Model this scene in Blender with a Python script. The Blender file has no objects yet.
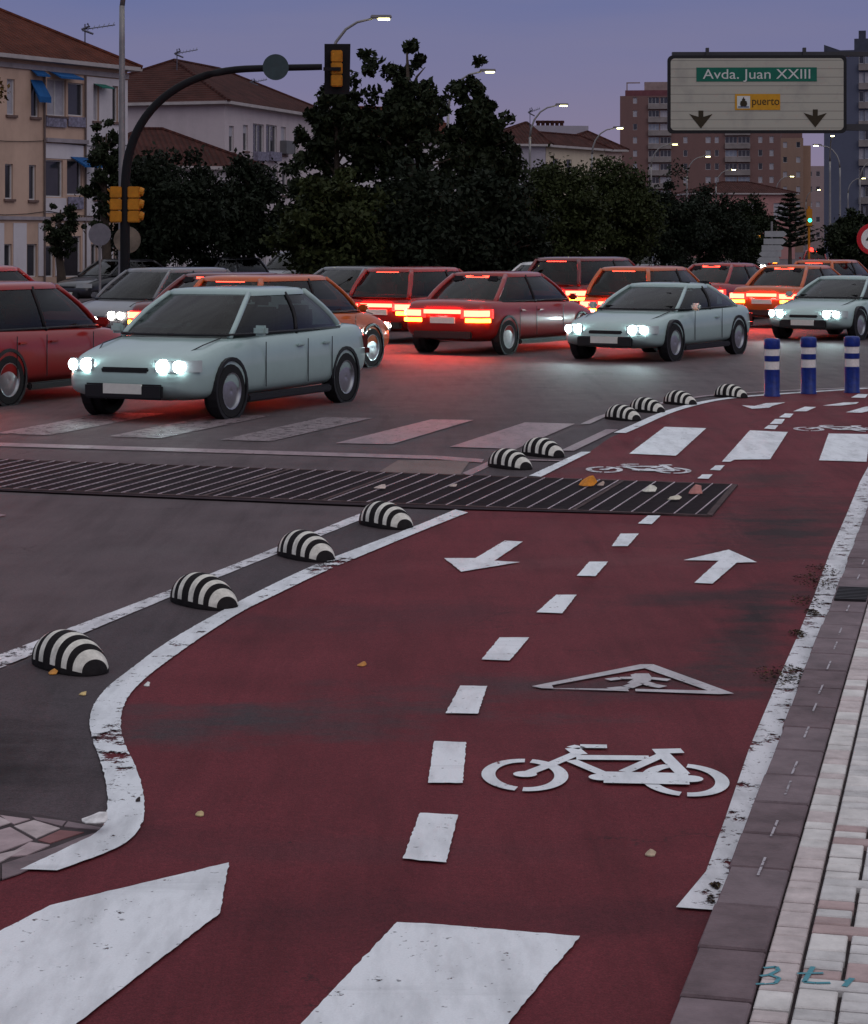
import bpy, bmesh, math, random
from mathutils import Vector, Matrix
from mathutils.geometry import tessellate_polygon
random.seed(7)
R = math.radians
C = bpy.context.scene.collection
S = bpy.context.scene
H, F, PX, YH = 2.0, 2170.0, 434.0, 242.0      # eye height, focal length, principal point measured on the photograph

def G(px, py, z=0.0):                          # ground survey: a spot of the photographed ground -> metres
    d = F * (H - z) / (py - YH)
    return ((px - PX) * d / F, d, z)
def P(px, py, d):                              # a spot at known distance d -> metres
    return ((px - PX) * d / F, d, H - (py - YH) * d / F)

# ------------------------------------------------------------------ materials
MATS = {}
def mat(name, col, rough=.7, var=.12, scale=2.5, bump=0, bscale=60, metal=0, emis=None, estr=0, coat=0, spec=.22):
    if name in MATS: return MATS[name]
    m = bpy.data.materials.new(name); MATS[name] = m; m.use_nodes = True
    n, l = m.node_tree.nodes, m.node_tree.links
    b = n['Principled BSDF']
    b.inputs['Roughness'].default_value = rough; b.inputs['Metallic'].default_value = metal
    b.inputs['Specular IOR Level'].default_value = spec
    if coat: b.inputs['Coat Weight'].default_value = coat; b.inputs['Coat Roughness'].default_value = .06
    c = (*col, 1)
    b.inputs['Base Color'].default_value = c
    if var or bump:
        tc = n.new('ShaderNodeTexCoord')
    if var:
        ns = n.new('ShaderNodeTexNoise'); ns.inputs['Scale'].default_value = scale
        ns.inputs['Detail'].default_value = 6; ns.inputs['Roughness'].default_value = .65
        l.new(tc.outputs['Object'], ns.inputs['Vector'])
        mr = n.new('ShaderNodeMapRange'); mr.inputs[1].default_value = .3; mr.inputs[2].default_value = .7
        mr.inputs[3].default_value = 1 - var; mr.inputs[4].default_value = 1 + var
        l.new(ns.outputs['Fac'], mr.inputs[0])
        mx = n.new('ShaderNodeMix'); mx.data_type = 'RGBA'; mx.blend_type = 'MULTIPLY'; mx.inputs[0].default_value = 1
        mx.inputs[6].default_value = c
        l.new(mr.outputs[0], mx.inputs[7]); l.new(mx.outputs[2], b.inputs['Base Color'])
    if bump:
        nb = n.new('ShaderNodeTexNoise'); nb.inputs['Scale'].default_value = bscale; nb.inputs['Detail'].default_value = 4
        l.new(tc.outputs['Object'], nb.inputs['Vector'])
        bp = n.new('ShaderNodeBump'); bp.inputs['Strength'].default_value = bump; bp.inputs['Distance'].default_value = .01
        l.new(nb.outputs['Fac'], bp.inputs['Height']); l.new(bp.outputs[0], b.inputs['Normal'])
    if emis:
        b.inputs['Emission Color'].default_value = (*emis, 1); b.inputs['Emission Strength'].default_value = estr
    return m

class NT:                                     # small node helper
    def __init__(s, m):
        m.use_nodes = True; s.n, s.l = m.node_tree.nodes, m.node_tree.links; s.b = s.n['Principled BSDF']
        s.out = s.n['Material Output']; s.tc = s.n.new('ShaderNodeTexCoord').outputs['Object']
    def noise(s, scale, detail=6, rough=.6, stretch=None, rot=0, off=(0, 0, 0), vec=None):
        v = vec or s.tc
        if stretch or rot or any(off):
            mp = s.n.new('ShaderNodeMapping'); s.l.new(v, mp.inputs[0])
            mp.inputs['Rotation'].default_value = (0, 0, rot); mp.inputs['Location'].default_value = off
            if stretch: mp.inputs['Scale'].default_value = stretch
            v = mp.outputs[0]
        x = s.n.new('ShaderNodeTexNoise'); x.inputs['Scale'].default_value = scale
        x.inputs['Detail'].default_value = detail; x.inputs['Roughness'].default_value = rough
        s.l.new(v, x.inputs['Vector']); return x.outputs['Fac']
    def rng(s, f, a, b, c=0., d=1.):
        x = s.n.new('ShaderNodeMapRange'); x.inputs[1].default_value = a; x.inputs[2].default_value = b
        x.inputs[3].default_value = c; x.inputs[4].default_value = d; s.l.new(f, x.inputs[0]); return x.outputs[0]
    def math(s, op, a, b=None):
        x = s.n.new('ShaderNodeMath'); x.operation = op
        for i, q in enumerate((a, b)):
            if q is None: continue
            if isinstance(q, (int, float)): x.inputs[i].default_value = q
            else: s.l.new(q, x.inputs[i])
        return x.outputs[0]
    def mix(s, fac, a, b, mode='MIX'):
        x = s.n.new('ShaderNodeMix'); x.data_type = 'RGBA'; x.blend_type = mode
        for i, q in ((0, fac), (6, a), (7, b)):
            if isinstance(q, (int, float)): x.inputs[i].default_value = q
            elif isinstance(q, tuple): x.inputs[i].default_value = (*q, 1)
            else: s.l.new(q, x.inputs[i])
        return x.outputs[2]
    def blob(s, cx, cy, ax, ay, rot, soft=.5):     # an elliptical stain of its own shape on the ground
        mp = s.n.new('ShaderNodeMapping'); mp.vector_type = 'TEXTURE'
        mp.inputs['Location'].default_value = (cx, cy, 0); mp.inputs['Rotation'].default_value = (0, 0, rot)
        mp.inputs['Scale'].default_value = (ax, ay, 1)
        s.l.new(s.tc, mp.inputs[0])
        ln = s.n.new('ShaderNodeVectorMath'); ln.operation = 'LENGTH'; s.l.new(mp.outputs[0], ln.inputs[0])
        nn = s.noise(1.7, 10, .74, stretch=(1, 1.6, 1))
        d = s.math('ADD', ln.outputs['Value'], s.rng(nn, .28, .72, -.75, .75))
        return s.rng(d, 1.0, 1.0 - soft, 0, 1)
    def bump(s, f, strength=.3, dist=.01):
        x = s.n.new('ShaderNodeBump'); x.inputs['Strength'].default_value = strength; x.inputs['Distance'].default_value = dist
        s.l.new(f, x.inputs['Height']); s.l.new(x.outputs[0], s.b.inputs['Normal'])

def asphalt_mat(name, base, stains):
    m = bpy.data.materials.new(name); t = NT(m)
    fine = t.noise(170, 3, .7); mid = t.noise(1.3, 7, .6); streak = t.noise(1.6, 6, .65, stretch=(5, .5, 1), rot=R(14))
    col = t.mix(t.rng(mid, .3, .7), tuple(c * .78 for c in base), tuple(c * 1.18 for c in base))
    col = t.mix(t.rng(streak, .4, .75, 0, .5), col, tuple(c * 1.35 for c in base))
    for st in stains:
        c, k = st[5], st[6]
        col = t.mix(t.math('MULTIPLY', t.blob(*st[:5], .95), k), col, c)
    col = t.mix(1, col, t.mix(t.rng(fine, .32, .72, 0, 1), (.62, .62, .62), (1.35, 1.35, 1.35)), 'MULTIPLY')
    vo = t.n.new('ShaderNodeTexVoronoi'); vo.feature = 'DISTANCE_TO_EDGE'; vo.inputs['Scale'].default_value = .42
    wv_ = t.n.new('ShaderNodeVectorMath'); wv_.operation = 'ADD'; nz_ = t.n.new('ShaderNodeTexNoise'); nz_.inputs['Scale'].default_value = 2.2; nz_.inputs['Detail'].default_value = 8; nz_.inputs['Roughness'].default_value = .7
    t.l.new(t.tc, nz_.inputs['Vector']); t.l.new(t.tc, wv_.inputs[0]); t.l.new(nz_.outputs['Color'], wv_.inputs[1]); t.l.new(wv_.outputs[0], vo.inputs['Vector'])
    brk = t.noise(.8, 4); crack = t.math('MULTIPLY', t.rng(vo.outputs['Distance'], .006, .0015, 0, 1), t.rng(brk, .52, .6, 0, .6))
    col = t.mix(crack, col, (.018, .014, .015))
    tyre = t.noise(2.4, 7, .65, stretch=(1.6, .16, 1), rot=R(14)); col = t.mix(t.rng(tyre, .5, .72, 0, .55), col, (.50, .48, .48), 'MULTIPLY')
    spots = t.noise(26, 2, .5)
    col = t.mix(t.rng(spots, .73, .78, 0, .6), col, (.02, .018, .018))
    grain = t.noise(48, 5, .75)
    col = t.mix(t.rng(grain, .36, .66, 0, .55), col, (.55, .55, .55), 'MULTIPLY')
    scuff = t.noise(3.5, 9, .78, stretch=(1, .12, 1), rot=R(76))
    col = t.mix(t.rng(scuff, .60, .72, 0, .30), col, tuple(min(1, c * 1.7 + .015) for c in base))
    t.l.new(col, t.b.inputs['Base Color'])
    t.b.inputs['Roughness'].default_value = .75
    t.b.inputs['Specular IOR Level'].default_value = .12
    t.bump(fine, .35, .006)
    return m

def paint_mat(name, col, wear=.62, wscale=9, dirt=.25, rough=.55, stains=()):
    m = bpy.data.materials.new(name); t = NT(m)
    w1 = t.noise(wscale, 8, .72); w2 = t.noise(55, 4, .7)
    d = t.noise(2.2, 7, .65, stretch=(3.2, .7, 1), rot=R(-30)); fine = t.noise(150, 3)
    c = t.mix(t.rng(d, .44, .66, 0, min(1, dirt * 1.5)), col, tuple(x * .5 for x in col)); d2 = t.noise(1.1, 9, .7, stretch=(.25, 2.6, 1), rot=R(-18)); c = t.mix(t.rng(d2, .56, .64, 0, .35), c, tuple(x * .5 for x in col))
    c = t.mix(t.rng(fine, .35, .7, 0, .22), c, tuple(x * .6 for x in col))
    spk = t.noise(34, 2, .5); c = t.mix(t.rng(spk, .70, .74, 0, .7), c, (.05, .045, .05))
    t.l.new(c, t.b.inputs['Base Color']); t.b.inputs['Roughness'].default_value = rough
    t.bump(fine, .2, .005)
    a = t.math('ADD', t.math('MULTIPLY', w1, .7), t.math('MULTIPLY', w2, .3))
    for st in stains: a = t.math('ADD', a, t.math('MULTIPLY', t.blob(*st, .95), .13))
    mask = t.rng(a, wear, wear + .035, 0, 1)
    tr = t.n.new('ShaderNodeBsdfTransparent'); ms = t.n.new('ShaderNodeMixShader')
    t.l.new(mask, ms.inputs[0]); t.l.new(t.b.outputs[0], ms.inputs[1]); t.l.new(tr.outputs[0], ms.inputs[2])
    t.l.new(ms.outputs[0], t.out.inputs['Surface'])
    return m

def tile_mat(name, base):
    m = bpy.data.materials.new(name); t = NT(m)
    w = t.n.new('ShaderNodeTexWave'); w.wave_type = 'BANDS'; w.bands_direction = 'X'
    w.inputs['Scale'].default_value = 1.1; w.inputs['Distortion'].default_value = .4
    t.l.new(t.tc, w.inputs['Vector'])
    n1 = t.noise(1.2, 7); n2 = t.noise(9, 4)
    c = t.mix(t.rng(n1, .3, .7), tuple(x * .6 for x in base), tuple(x * 1.35 for x in base))
    c = t.mix(t.rng(n2, .45, .75, 0, .6), c, (.045, .02, .015))
    t.l.new(t.mix(t.rng(w.outputs['Fac'], 0, .5, .35, 0), c, (.02, .015, .015)), t.b.inputs['Base Color'])
    t.b.inputs['Roughness'].default_value = .9; t.b.inputs['Specular IOR Level'].default_value = .1; t.bump(w.outputs['Fac'], .8, .1)
    return m

def wall_mat(name, base, stain=.35):
    m = bpy.data.materials.new(name); t = NT(m)
    n1 = t.noise(.9, 7, .6, stretch=(1, 1, .25)); n2 = t.noise(3, 6)
    c = t.mix(t.rng(n1, .42, .72, 0, stain), base, tuple(x * .5 for x in base))
    c = t.mix(t.rng(n2, .3, .7, 0, .25), c, tuple(x * 1.25 for x in base))
    t.l.new(c, t.b.inputs['Base Color']); t.b.inputs['Roughness'].default_value = .85
    t.bump(n2, .1, .02)
    return m

def leaf_mat(name, col):
    m = bpy.data.materials.new(name); t = NT(m)
    n1 = t.noise(.9, 3); n2 = t.noise(9, 2)
    c = t.mix(t.rng(n1, .35, .65), tuple(x * .6 for x in col), tuple(x * 1.5 for x in col))
    c = t.mix(t.rng(n2, .3, .7, 0, .5), c, tuple(x * y for x, y in zip(col, (1.5, 1.25, .7))))
    t.l.new(c, t.b.inputs['Base Color']); t.b.inputs['Roughness'].default_value = .6
    t.b.inputs['Specular IOR Level'].default_value = .1
    return m

# ------------------------------------------------------------------ mesh builder
class MB:
    def __init__(s): s.v, s.f, s.m = [], [], []
    def add(s, vs, fs, mi=0):
        o = len(s.v); s.v += [tuple(x) for x in vs]
        for f in fs: s.f.append([i + o for i in f]); s.m.append(mi)
        return s
    def box(s, c, d, rz=0, mi=0, M=None):
        x, y, z = d[0] / 2, d[1] / 2, d[2] / 2
        vs = [Vector((a * x, b * y, e * z)) for e in (-1, 1) for b in (-1, 1) for a in (-1, 1)]
        rm = M or Matrix.Rotation(rz, 3, 'Z')
        vs = [rm @ v + Vector(c) for v in vs]
        return s.add(vs, [(0, 2, 3, 1), (4, 5, 7, 6), (0, 1, 5, 4), (2, 6, 7, 3), (0, 4, 6, 2), (1, 3, 7, 5)], mi)
    def poly(s, pts, mi=0):                    # flat polygon, any outline
        pts = [Vector(p) for p in pts]
        tri = tessellate_polygon([pts]); fs = []
        for a, b, c in tri:
            nz = (pts[b] - pts[a]).cross(pts[c] - pts[a]).z
            fs.append((a, b, c) if nz >= 0 else (a, c, b))
        return s.add(pts, fs, mi)
    def prism(s, pts, z0, z1, mi=0):
        pts = [Vector((p[0], p[1])) for p in pts]
        area = sum(pts[i].x * pts[(i + 1) % len(pts)].y - pts[(i + 1) % len(pts)].x * pts[i].y for i in range(len(pts)))
        if area < 0: pts.reverse()
        n = len(pts)
        s.poly([(p.x, p.y, z1) for p in pts], mi)
        s.add([(p.x, p.y, z) for z in (z0, z1) for p in pts], [(i, (i + 1) % n, n + (i + 1) % n, n + i) for i in range(n)], mi)
        return s
    def plate(s, pts, th, mi=0):               # vertical outline in local xz, thickness th along y (front at y=0, back at th)
        q = [(p[0], p[1]) for p in pts]
        area = sum(q[i][0] * q[(i + 1) % len(q)][1] - q[(i + 1) % len(q)][0] * q[i][1] for i in range(len(q)))
        if area < 0: q.reverse()
        n = len(q)
        tri = tessellate_polygon([[Vector((a, b, 0)) for a, b in q]])
        s.add([(a, 0, b) for a, b in q], tri, mi); s.add([(a, th, b) for a, b in q], [t[::-1] for t in tri], mi)
        s.add([(a, y, b) for y in (0, th) for a, b in q], [(i, (i + 1) % n, n + (i + 1) % n, n + i) for i in range(n)], mi)
        return s
    def tube(s, pts, rad, n=8, mi=0, cap=True):
        pts = [Vector(p) for p in pts]
        if isinstance(rad, (int, float)): rad = [rad] * len(pts)
        base = len(s.v); up = None
        for i, p in enumerate(pts):
            t = (pts[min(i + 1, len(pts) - 1)] - pts[max(i - 1, 0)]).normalized()
            if up is None: up = Vector((1, 0, 0)) if abs(t.z) > .7 else Vector((0, 0, 1))
            a = t.cross(up).normalized(); b = t.cross(a).normalized(); up = b.cross(t) if False else up
            if abs(t.dot(up)) > .95: up = Vector((0, 1, 0))
            for k in range(n):
                w = 2 * math.pi * k / n
                s.v.append(tuple(p + (a * math.cos(w) + b * math.sin(w)) * rad[i]))
        for i in range(len(pts) - 1):
            for k in range(n):
                s.f.append([base + i * n + k, base + i * n + (k + 1) % n, base + (i + 1) * n + (k + 1) % n, base + (i + 1) * n + k]); s.m.append(mi)
        if cap:
            s.f.append([base + k for k in range(n)][::-1]); s.m.append(mi)
            s.f.append([base + (len(pts) - 1) * n + k for k in range(n)]); s.m.append(mi)
        return s
    def lathe(s, prof, n=24, o=(0, 0, 0), mi=0, axis='Z'):
        base = len(s.v)
        for r, z in prof:
            for k in range(n):
                w = 2 * math.pi * k / n; a, b = r * math.cos(w), r * math.sin(w)
                q = (a, b, z) if axis == 'Z' else ((a, z, b) if axis == 'Y' else (z, a, b))
                s.v.append((q[0] + o[0], q[1] + o[1], q[2] + o[2]))
        for i in range(len(prof) - 1):
            for k in range(n):
                s.f.append([base + i * n + k, base + i * n + (k + 1) % n, base + (i + 1) * n + (k + 1) % n, base + (i + 1) * n + k]); s.m.append(mi)
        return s
    def build(s, name, mats, parent=None, smooth=False, loc=(0, 0, 0), rz=0, fix=False, bevel=0):
        me = bpy.data.meshes.new(name); me.from_pydata(s.v, [], s.f); me.validate()
        if not isinstance(mats, (list, tuple)): mats = [mats]
        for m in mats: me.materials.append(m)
        if len(me.polygons) == len(s.m):
            for p, mi in zip(me.polygons, s.m): p.material_index = mi
        if fix or bevel:
            bm = bmesh.new(); bm.from_mesh(me)
            bmesh.ops.remove_doubles(bm, verts=bm.verts, dist=1e-4); bmesh.ops.recalc_face_normals(bm, faces=bm.faces)
            if bevel: bmesh.ops.bevel(bm, geom=bm.edges[:], offset=bevel, segments=2, affect='EDGES', clamp_overlap=True)
            bm.to_mesh(me); bm.free()
        if smooth:
            for p in me.polygons: p.use_smooth = True
            if smooth is not True: me.set_sharp_from_angle(angle=R(smooth))
        o = bpy.data.objects.new(name, me); C.objects.link(o)
        o.location = loc; o.rotation_euler = (0, 0, rz)
        if parent: o.parent = parent
        return o

def tag(o, label, cat, group=None):
    o['label'] = label; o['category'] = cat
    if group: o['group'] = group
    return o
def struct(o): o['kind'] = 'structure'; return o
def thing(name, label, cat, loc=(0, 0, 0), rz=0, group=None):
    o = bpy.data.objects.new(name, None); C.objects.link(o); o.location = loc; o.rotation_euler = (0, 0, rz)
    o.empty_display_size = .2
    return tag(o, label, cat, group)
def dup(root, loc, rz, label, group=None, scale=None, swap=None):
    def cp(o, par):
        c = o.copy(); C.objects.link(c)
        if par: c.parent = par
        if swap and c.type == 'MESH':
            for a, b in swap.items():
                for i, sl in enumerate(c.material_slots):
                    if sl.material == a: sl.link = 'OBJECT'; sl.material = b
        for ch in list(o.children): cp(ch, c)
        return c
    r = cp(root, None); r.location = loc; r.rotation_euler = (0, 0, rz); r['label'] = label
    if group: r['group'] = group
    if scale: r.scale = scale
    return r
def text(name, body, size, m, parent, loc, rot=(R(90), 0, 0), width=None, ext=.004):
    cu = bpy.data.curves.new(name, 'FONT'); cu.body = body; cu.size = size; cu.extrude = ext
    cu.align_x = 'CENTER'; cu.align_y = 'CENTER'
    t = bpy.data.objects.new(name, cu); C.objects.link(t)
    dg = bpy.context.evaluated_depsgraph_get(); me = bpy.data.meshes.new_from_object(t.evaluated_get(dg))
    bpy.data.objects.remove(t)
    o = bpy.data.objects.new(name, me); C.objects.link(o); me.materials.append(m)
    o.location = loc; o.rotation_euler = rot; o.parent = parent
    if width:
        xs = [v.co.x for v in me.vertices]; o.scale = (width / (max(xs) - min(xs)), 1, 1)
    return o

# ------------------------------------------------------------------ camera, sky, sun
cam = bpy.data.cameras.new('camera'); co = bpy.data.objects.new('camera', cam); C.objects.link(co)
co.location = (0, 0, H); co.rotation_euler = (R(90), 0, 0)
cam.sensor_fit = 'VERTICAL'; cam.sensor_height = 36; cam.sensor_width = 36
cam.lens = 36 * F / 1024; cam.shift_y = -(512 - YH) / 1024; cam.clip_end = 6000; cam.clip_start = .1
S.camera = co
SUN_EL, SUN_AZ = R(3.0), R(150)                 # afterglow low behind the camera, a little to the right (azimuth clockwise from +Y)
w = bpy.data.worlds.new('World'); S.world = w; w.use_nodes = True
wn, wl = w.node_tree.nodes, w.node_tree.links
sky = wn.new('ShaderNodeTexSky'); sky.sky_type = 'NISHITA'; sky.sun_disc = False
sky.sun_elevation = SUN_EL; sky.sun_rotation = SUN_AZ
sky.ozone_density = 5.0; sky.dust_density = 1.6; sky.air_density = 1.0; sky.altitude = 50
# twilight colours by elevation (violet belt above the horizon, blue higher up), mixed with the physical sky
tcw = wn.new('ShaderNodeTexCoord'); sx_ = wn.new('ShaderNodeSeparateXYZ'); wl.new(tcw.outputs['Generated'], sx_.inputs[0])
rp = wn.new('ShaderNodeValToRGB'); wl.new(sx_.outputs['Z'], rp.inputs[0]); el = rp.color_ramp.elements
el[0].position = 0.0; el[0].color = (2.2, 1.68, 2.5, 1); el[1].position = 1.0; el[1].color = (7.4, 7.5, 7.8, 1)
for p_, c_ in ((.035, (2.15, 1.76, 2.75)), (.075, (1.68, 1.55, 2.75)), (.115, (1.2, 1.32, 2.75)), (.35, (3.5, 3.7, 4.3))):
    e_ = el.new(p_); e_.color = (*c_, 1)
cl = wn.new('ShaderNodeTexNoise'); cl.inputs['Scale'].default_value = 5; cl.inputs['Detail'].default_value = 6
cm = wn.new('ShaderNodeMapping'); cm.inputs['Scale'].default_value = (1, 1, 7); wl.new(tcw.outputs['Generated'], cm.inputs[0]); wl.new(cm.outputs[0], cl.inputs['Vector'])
cr_ = wn.new('ShaderNodeMapRange'); cr_.inputs[1].default_value = .35; cr_.inputs[2].default_value = .75; cr_.inputs[3].default_value = 0; cr_.inputs[4].default_value = .35; wl.new(cl.outputs['Fac'], cr_.inputs[0])
cx = wn.new('ShaderNodeMix'); cx.data_type = 'RGBA'; cx.inputs[7].default_value = (2.1, 1.75, 2.5, 1); wl.new(cr_.outputs[0], cx.inputs[0]); wl.new(rp.outputs[0], cx.inputs[6])
tint = wn.new('ShaderNodeMix'); tint.data_type = 'RGBA'; tint.inputs[0].default_value = .82
wl.new(sky.outputs[0], tint.inputs[6]); wl.new(cx.outputs[2], tint.inputs[7]); wl.new(tint.outputs[2], wn['Background'].inputs['Color'])
wn['Background'].inputs['Strength'].default_value = .12
sl = bpy.data.lights.new('sun', 'SUN'); so = bpy.data.objects.new('sun', sl); C.objects.link(so)
sl.energy = .38; sl.angle = R(50); sl.color = (1, .86, .84)
sd = Vector((math.sin(SUN_AZ) * math.cos(R(32)), math.cos(SUN_AZ) * math.cos(R(32)), math.sin(R(32))))
so.rotation_euler = sd.to_track_quat('Z', 'Y').to_euler()
S.view_settings.view_transform = 'Standard'; S.view_settings.look = 'None'; S.view_settings.exposure = .14; S.view_settings.gamma = 1
S.cycles.use_denoising = True
S.cycles.max_bounces = 5; S.cycles.diffuse_bounces = 2; S.cycles.glossy_bounces = 3; S.cycles.transparent_max_bounces = 8
S.cycles.sample_clamp_indirect = 4

# ------------------------------------------------------------------ ground, bike lane, markings
M_asph = asphalt_mat('asphalt', (.108, .082, .088), [
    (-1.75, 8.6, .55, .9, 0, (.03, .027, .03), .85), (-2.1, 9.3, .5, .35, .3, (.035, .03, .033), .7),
    (-2, 14, 1.6, .35, .3, (.12, .1, .105), .35), (-3.5, 12.5, 2, .5, .2, (.12, .1, .105), .3), (.2, 24, 4, 3, .4, (.06, .048, .052), .5)])
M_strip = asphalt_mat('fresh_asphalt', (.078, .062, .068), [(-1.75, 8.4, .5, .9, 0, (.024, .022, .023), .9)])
M_red = asphalt_mat('red_lane_coating', (.142, .0245, .032), [
    (-1.0, 9.0, 1.7, .42, .14, (.062, .045, .05), 1), (.7, 9.75, 1.5, .35, .12, (.07, .038, .044), .85), (-.2, 11.6, 1.2, .5, .3, (.095, .026, .033), .8), (.4, 6.4, 1.4, .3, .0, (.09, .019, .025), .8), (-1.2, 7.3, .9, .3, .1, (.085, .019, .025), .8), (1.1, 13.6, 1.4, .4, .2, (.17, .045, .052), .6),
    (1.72, 11.6, .24, 1.6, -.24, (.036, .021, .023), 1), (2.45, 15.2, .62, 2.4, -.24, (.042, .023, .025), 1), (1.55, 12.2, .8, .35, .1, (.045, .023, .026), .8), (1.35, 9.9, .3, .5, 0, (.045, .03, .032), .8),
    (1.5, 10.6, .25, .4, 0, (.05, .035, .037), .75), (2.8, 18.3, .5, .9, -.2, (.05, .03, .03), .7),
    (-.2, 7.1, 1, .2, .05, (.11, .028, .035), .6), (3.3, 27.3, 3, .8, .2, (.12, .05, .055), .5), (.9, 18.9, 2, .5, .2, (.1, .04, .045), .5)])
M_white = paint_mat('white_road_paint', (.74, .76, .79), wear=.575, dirt=.4, stains=[(*G(107, 735)[:2], .2, .45, 0), (*G(112, 760)[:2], .15, .25, 0), (*G(330, 565)[:2], .4, .5, -.3)])
M_white_clean = paint_mat('fresh_white_paint', (.77, .79, .82), wear=.60, dirt=.38)
M_white_worn = paint_mat('worn_white_paint', (.70, .69, .72), wear=.535, wscale=7, dirt=.45)
M_faded_pinkspill = paint_mat('faded_pink_spill_paint', (.27, .185, .20), wear=.585, dirt=.5)  # worn paint; red tail-lamp spill is mixed into its pink base colour
M_kerb = mat('kerb_stone', (.175, .132, .142), .8, .3, 5, .4, 70)
M_mortar = mat('dark_mortar', (.05, .037, .04), .9, .3, 9)

mb = MB(); mb.poly([(-3000, -40, 0), (3000, -40, 0), (3000, 5200, 0), (-3000, 5200, 0)])
road = struct(mb.build('road', M_asph))

def gp(pts, z): return [(*G(*p)[:2], z) for p in pts]
ragr = random.Random(21)
def ragged(q, step=.025, amp=.0013):
    out = []; ph = [ragr.uniform(0, 6.28) for _ in range(3)]
    for a, b in zip(q, q[1:] + q[:1]):
        a, b = Vector(a), Vector(b); n = max(1, min(60, int((b - a).length / step)))
        for i in range(n):
            p = a.lerp(b, i / n); j = amp if i else amp * .6
            out.append((p.x + ragr.gauss(0, j), p.y + ragr.gauss(0, j * 1.3), p.z))
    return out
def mark(name, pts, z=.012, m=None, parent=None):
    return MB().poly(ragged(gp(pts, z))).build(name, m or M_white, parent)

KU = Vector((.2400, .9708)); KV = Vector((.9708, -.2400)); K0 = Vector((.5835, 5.411))
def kp(u, v, z=0): q = K0 + KU * u + KV * v; return (q.x, q.y, z)

left_in = [(172, 660), (145, 680), (125, 702), (120, 722), (122, 742), (135, 767), (144, 795), (145, 820), (137, 837), (120, 851), (57, 874)]
left_top = [(468, 514), (425, 531), (372, 553), (322, 574), (275, 597), (240, 614), (200, 640)]
left_out = [(20, 873), (75, 847), (100, 835), (107, 820), (108, 795), (102, 767), (92, 742), (88, 720), (100, 695), (132, 670), (165, 645), (205, 622), (260, 592), (315, 566), (370, 545), (420, 526), (455, 511)]
def smooth_poly(pts, it=2):
    for _ in range(it):
        q = [pts[0]]
        for a, b in zip(pts, pts[1:]):
            q += [tuple(a[i] * .75 + b[i] * .25 for i in (0, 1)), tuple(a[i] * .25 + b[i] * .75 for i in (0, 1))]
        pts = q + [pts[-1]]
    return pts
arc_in = smooth_poly([(610, 438), (636, 427), (666, 413), (702, 403), (730, 398.5), (773, 395), (868, 389)])
lane_edge = [(*G(x, y)[:2], .004) for x, y in
             [(-300, 990), (-60, 905), (20, 875), (75, 850), (103, 837), (112, 820), (113, 795), (107, 767), (97, 742), (93, 720), (106, 697), (136, 673), (167, 648), (207, 625), (262, 595), (317, 569), (372, 548), (422, 529), (458, 514), (545, 476), (590, 452)]]
lane_edge += [(*G(x, y)[:2], .004) for x, y in arc_in] + [(14, 29.8, .004), (14, 23.5, .004), (7.5, 22.8, .004), (4.75, 22.4, .004)]
lane_edge += [kp(u, 0.05, .004) for u in (17, 12, 8, 4, 0, -2.5)] + [(-3, 3.2, .004)]
bike_lane = struct(MB().poly(lane_edge).build('bike_lane', M_red))
mb = MB()
strip = [G(0, 672), G(-150, 735), G(-150, 850), G(0, 818), (*G(60, 826)[:2], 0), (*G(106, 822)[:2], 0), G(108, 795), G(97, 752), G(92, 720), G(106, 697), G(136, 673), G(207, 625), G(317, 569), G(422, 529), G(458, 514), G(590, 452), G(636, 429), G(700, 405), G(732, 399), G(722, 396), G(690, 399), G(606, 416), G(500, 460), G(365, 519), G(177, 595)]
mb.poly([(x, y, .003) for x, y, z in strip]); struct(mb.build('separator_strip', M_strip, bike_lane))

mark('edge_line', smooth_poly(left_out) + smooth_poly(left_top[::1] + [], 1) + smooth_poly(left_in), m=M_white, parent=bike_lane)
mark('edge_line', [(529, 477), (581, 453), (591, 453), (541, 478)], m=M_white, parent=bike_lane)
lo = [G(x, y) for x, y in arc_in]
def band(pts, wdt, z):
    a, b = [], []
    for i, p in enumerate(pts):
        t = (Vector(pts[min(i + 1, len(pts) - 1)][:2]) - Vector(pts[max(i - 1, 0)][:2])).normalized(); nn = Vector((-t.y, t.x))
        q = Vector(p[:2]); a.append((*(q + nn * wdt / 2), z)); b.append((*(q - nn * wdt / 2), z))
    m = MB(); n = len(pts)
    m.add(a + b, [(n + i, n + i + 1, i + 1, i) for i in range(n - 1)]); return m
band(lo[3:], .13, .012).build('edge_line', M_white, bike_lane)
band([G(567, 452), G(590, 441), G(612, 430.5)], .13, .0125).build('edge_line', M_faded_pinkspill, bike_lane)
band([G(x, y) for x, y in smooth_poly([(585, 425), (610, 413.5), (690, 398.5), (722, 395), (790, 391), (868, 388), (960, 384)])], .1, .0122).build('edge_line', M_faded_pinkspill, bike_lane)
band([G(524, 461), G(562, 462)], .1, .013).build('edge_line', M_faded_pinkspill, bike_lane)
Rk = [(676, 911), (706, 875), (724, 825), (749, 752), (779, 680), (799, 635), (814, 598), (830, 554), (847, 515), (860, 483), (880, 446)]
ra = [(*G(*p)[:2], .012) for p in Rk]
rb = []
for q in ra:
    u = (Vector(q[:2]) - K0).dot(KU); rb.append(kp(u, .04, .012))
m_ = MB(); n_ = len(ra); m_.add(ra + rb, [(i, n_ + i, n_ + i + 1, i + 1) for i in range(n_ - 1)])
m_.build('kerb_edge_line', M_white_worn, bike_lane)

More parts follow.
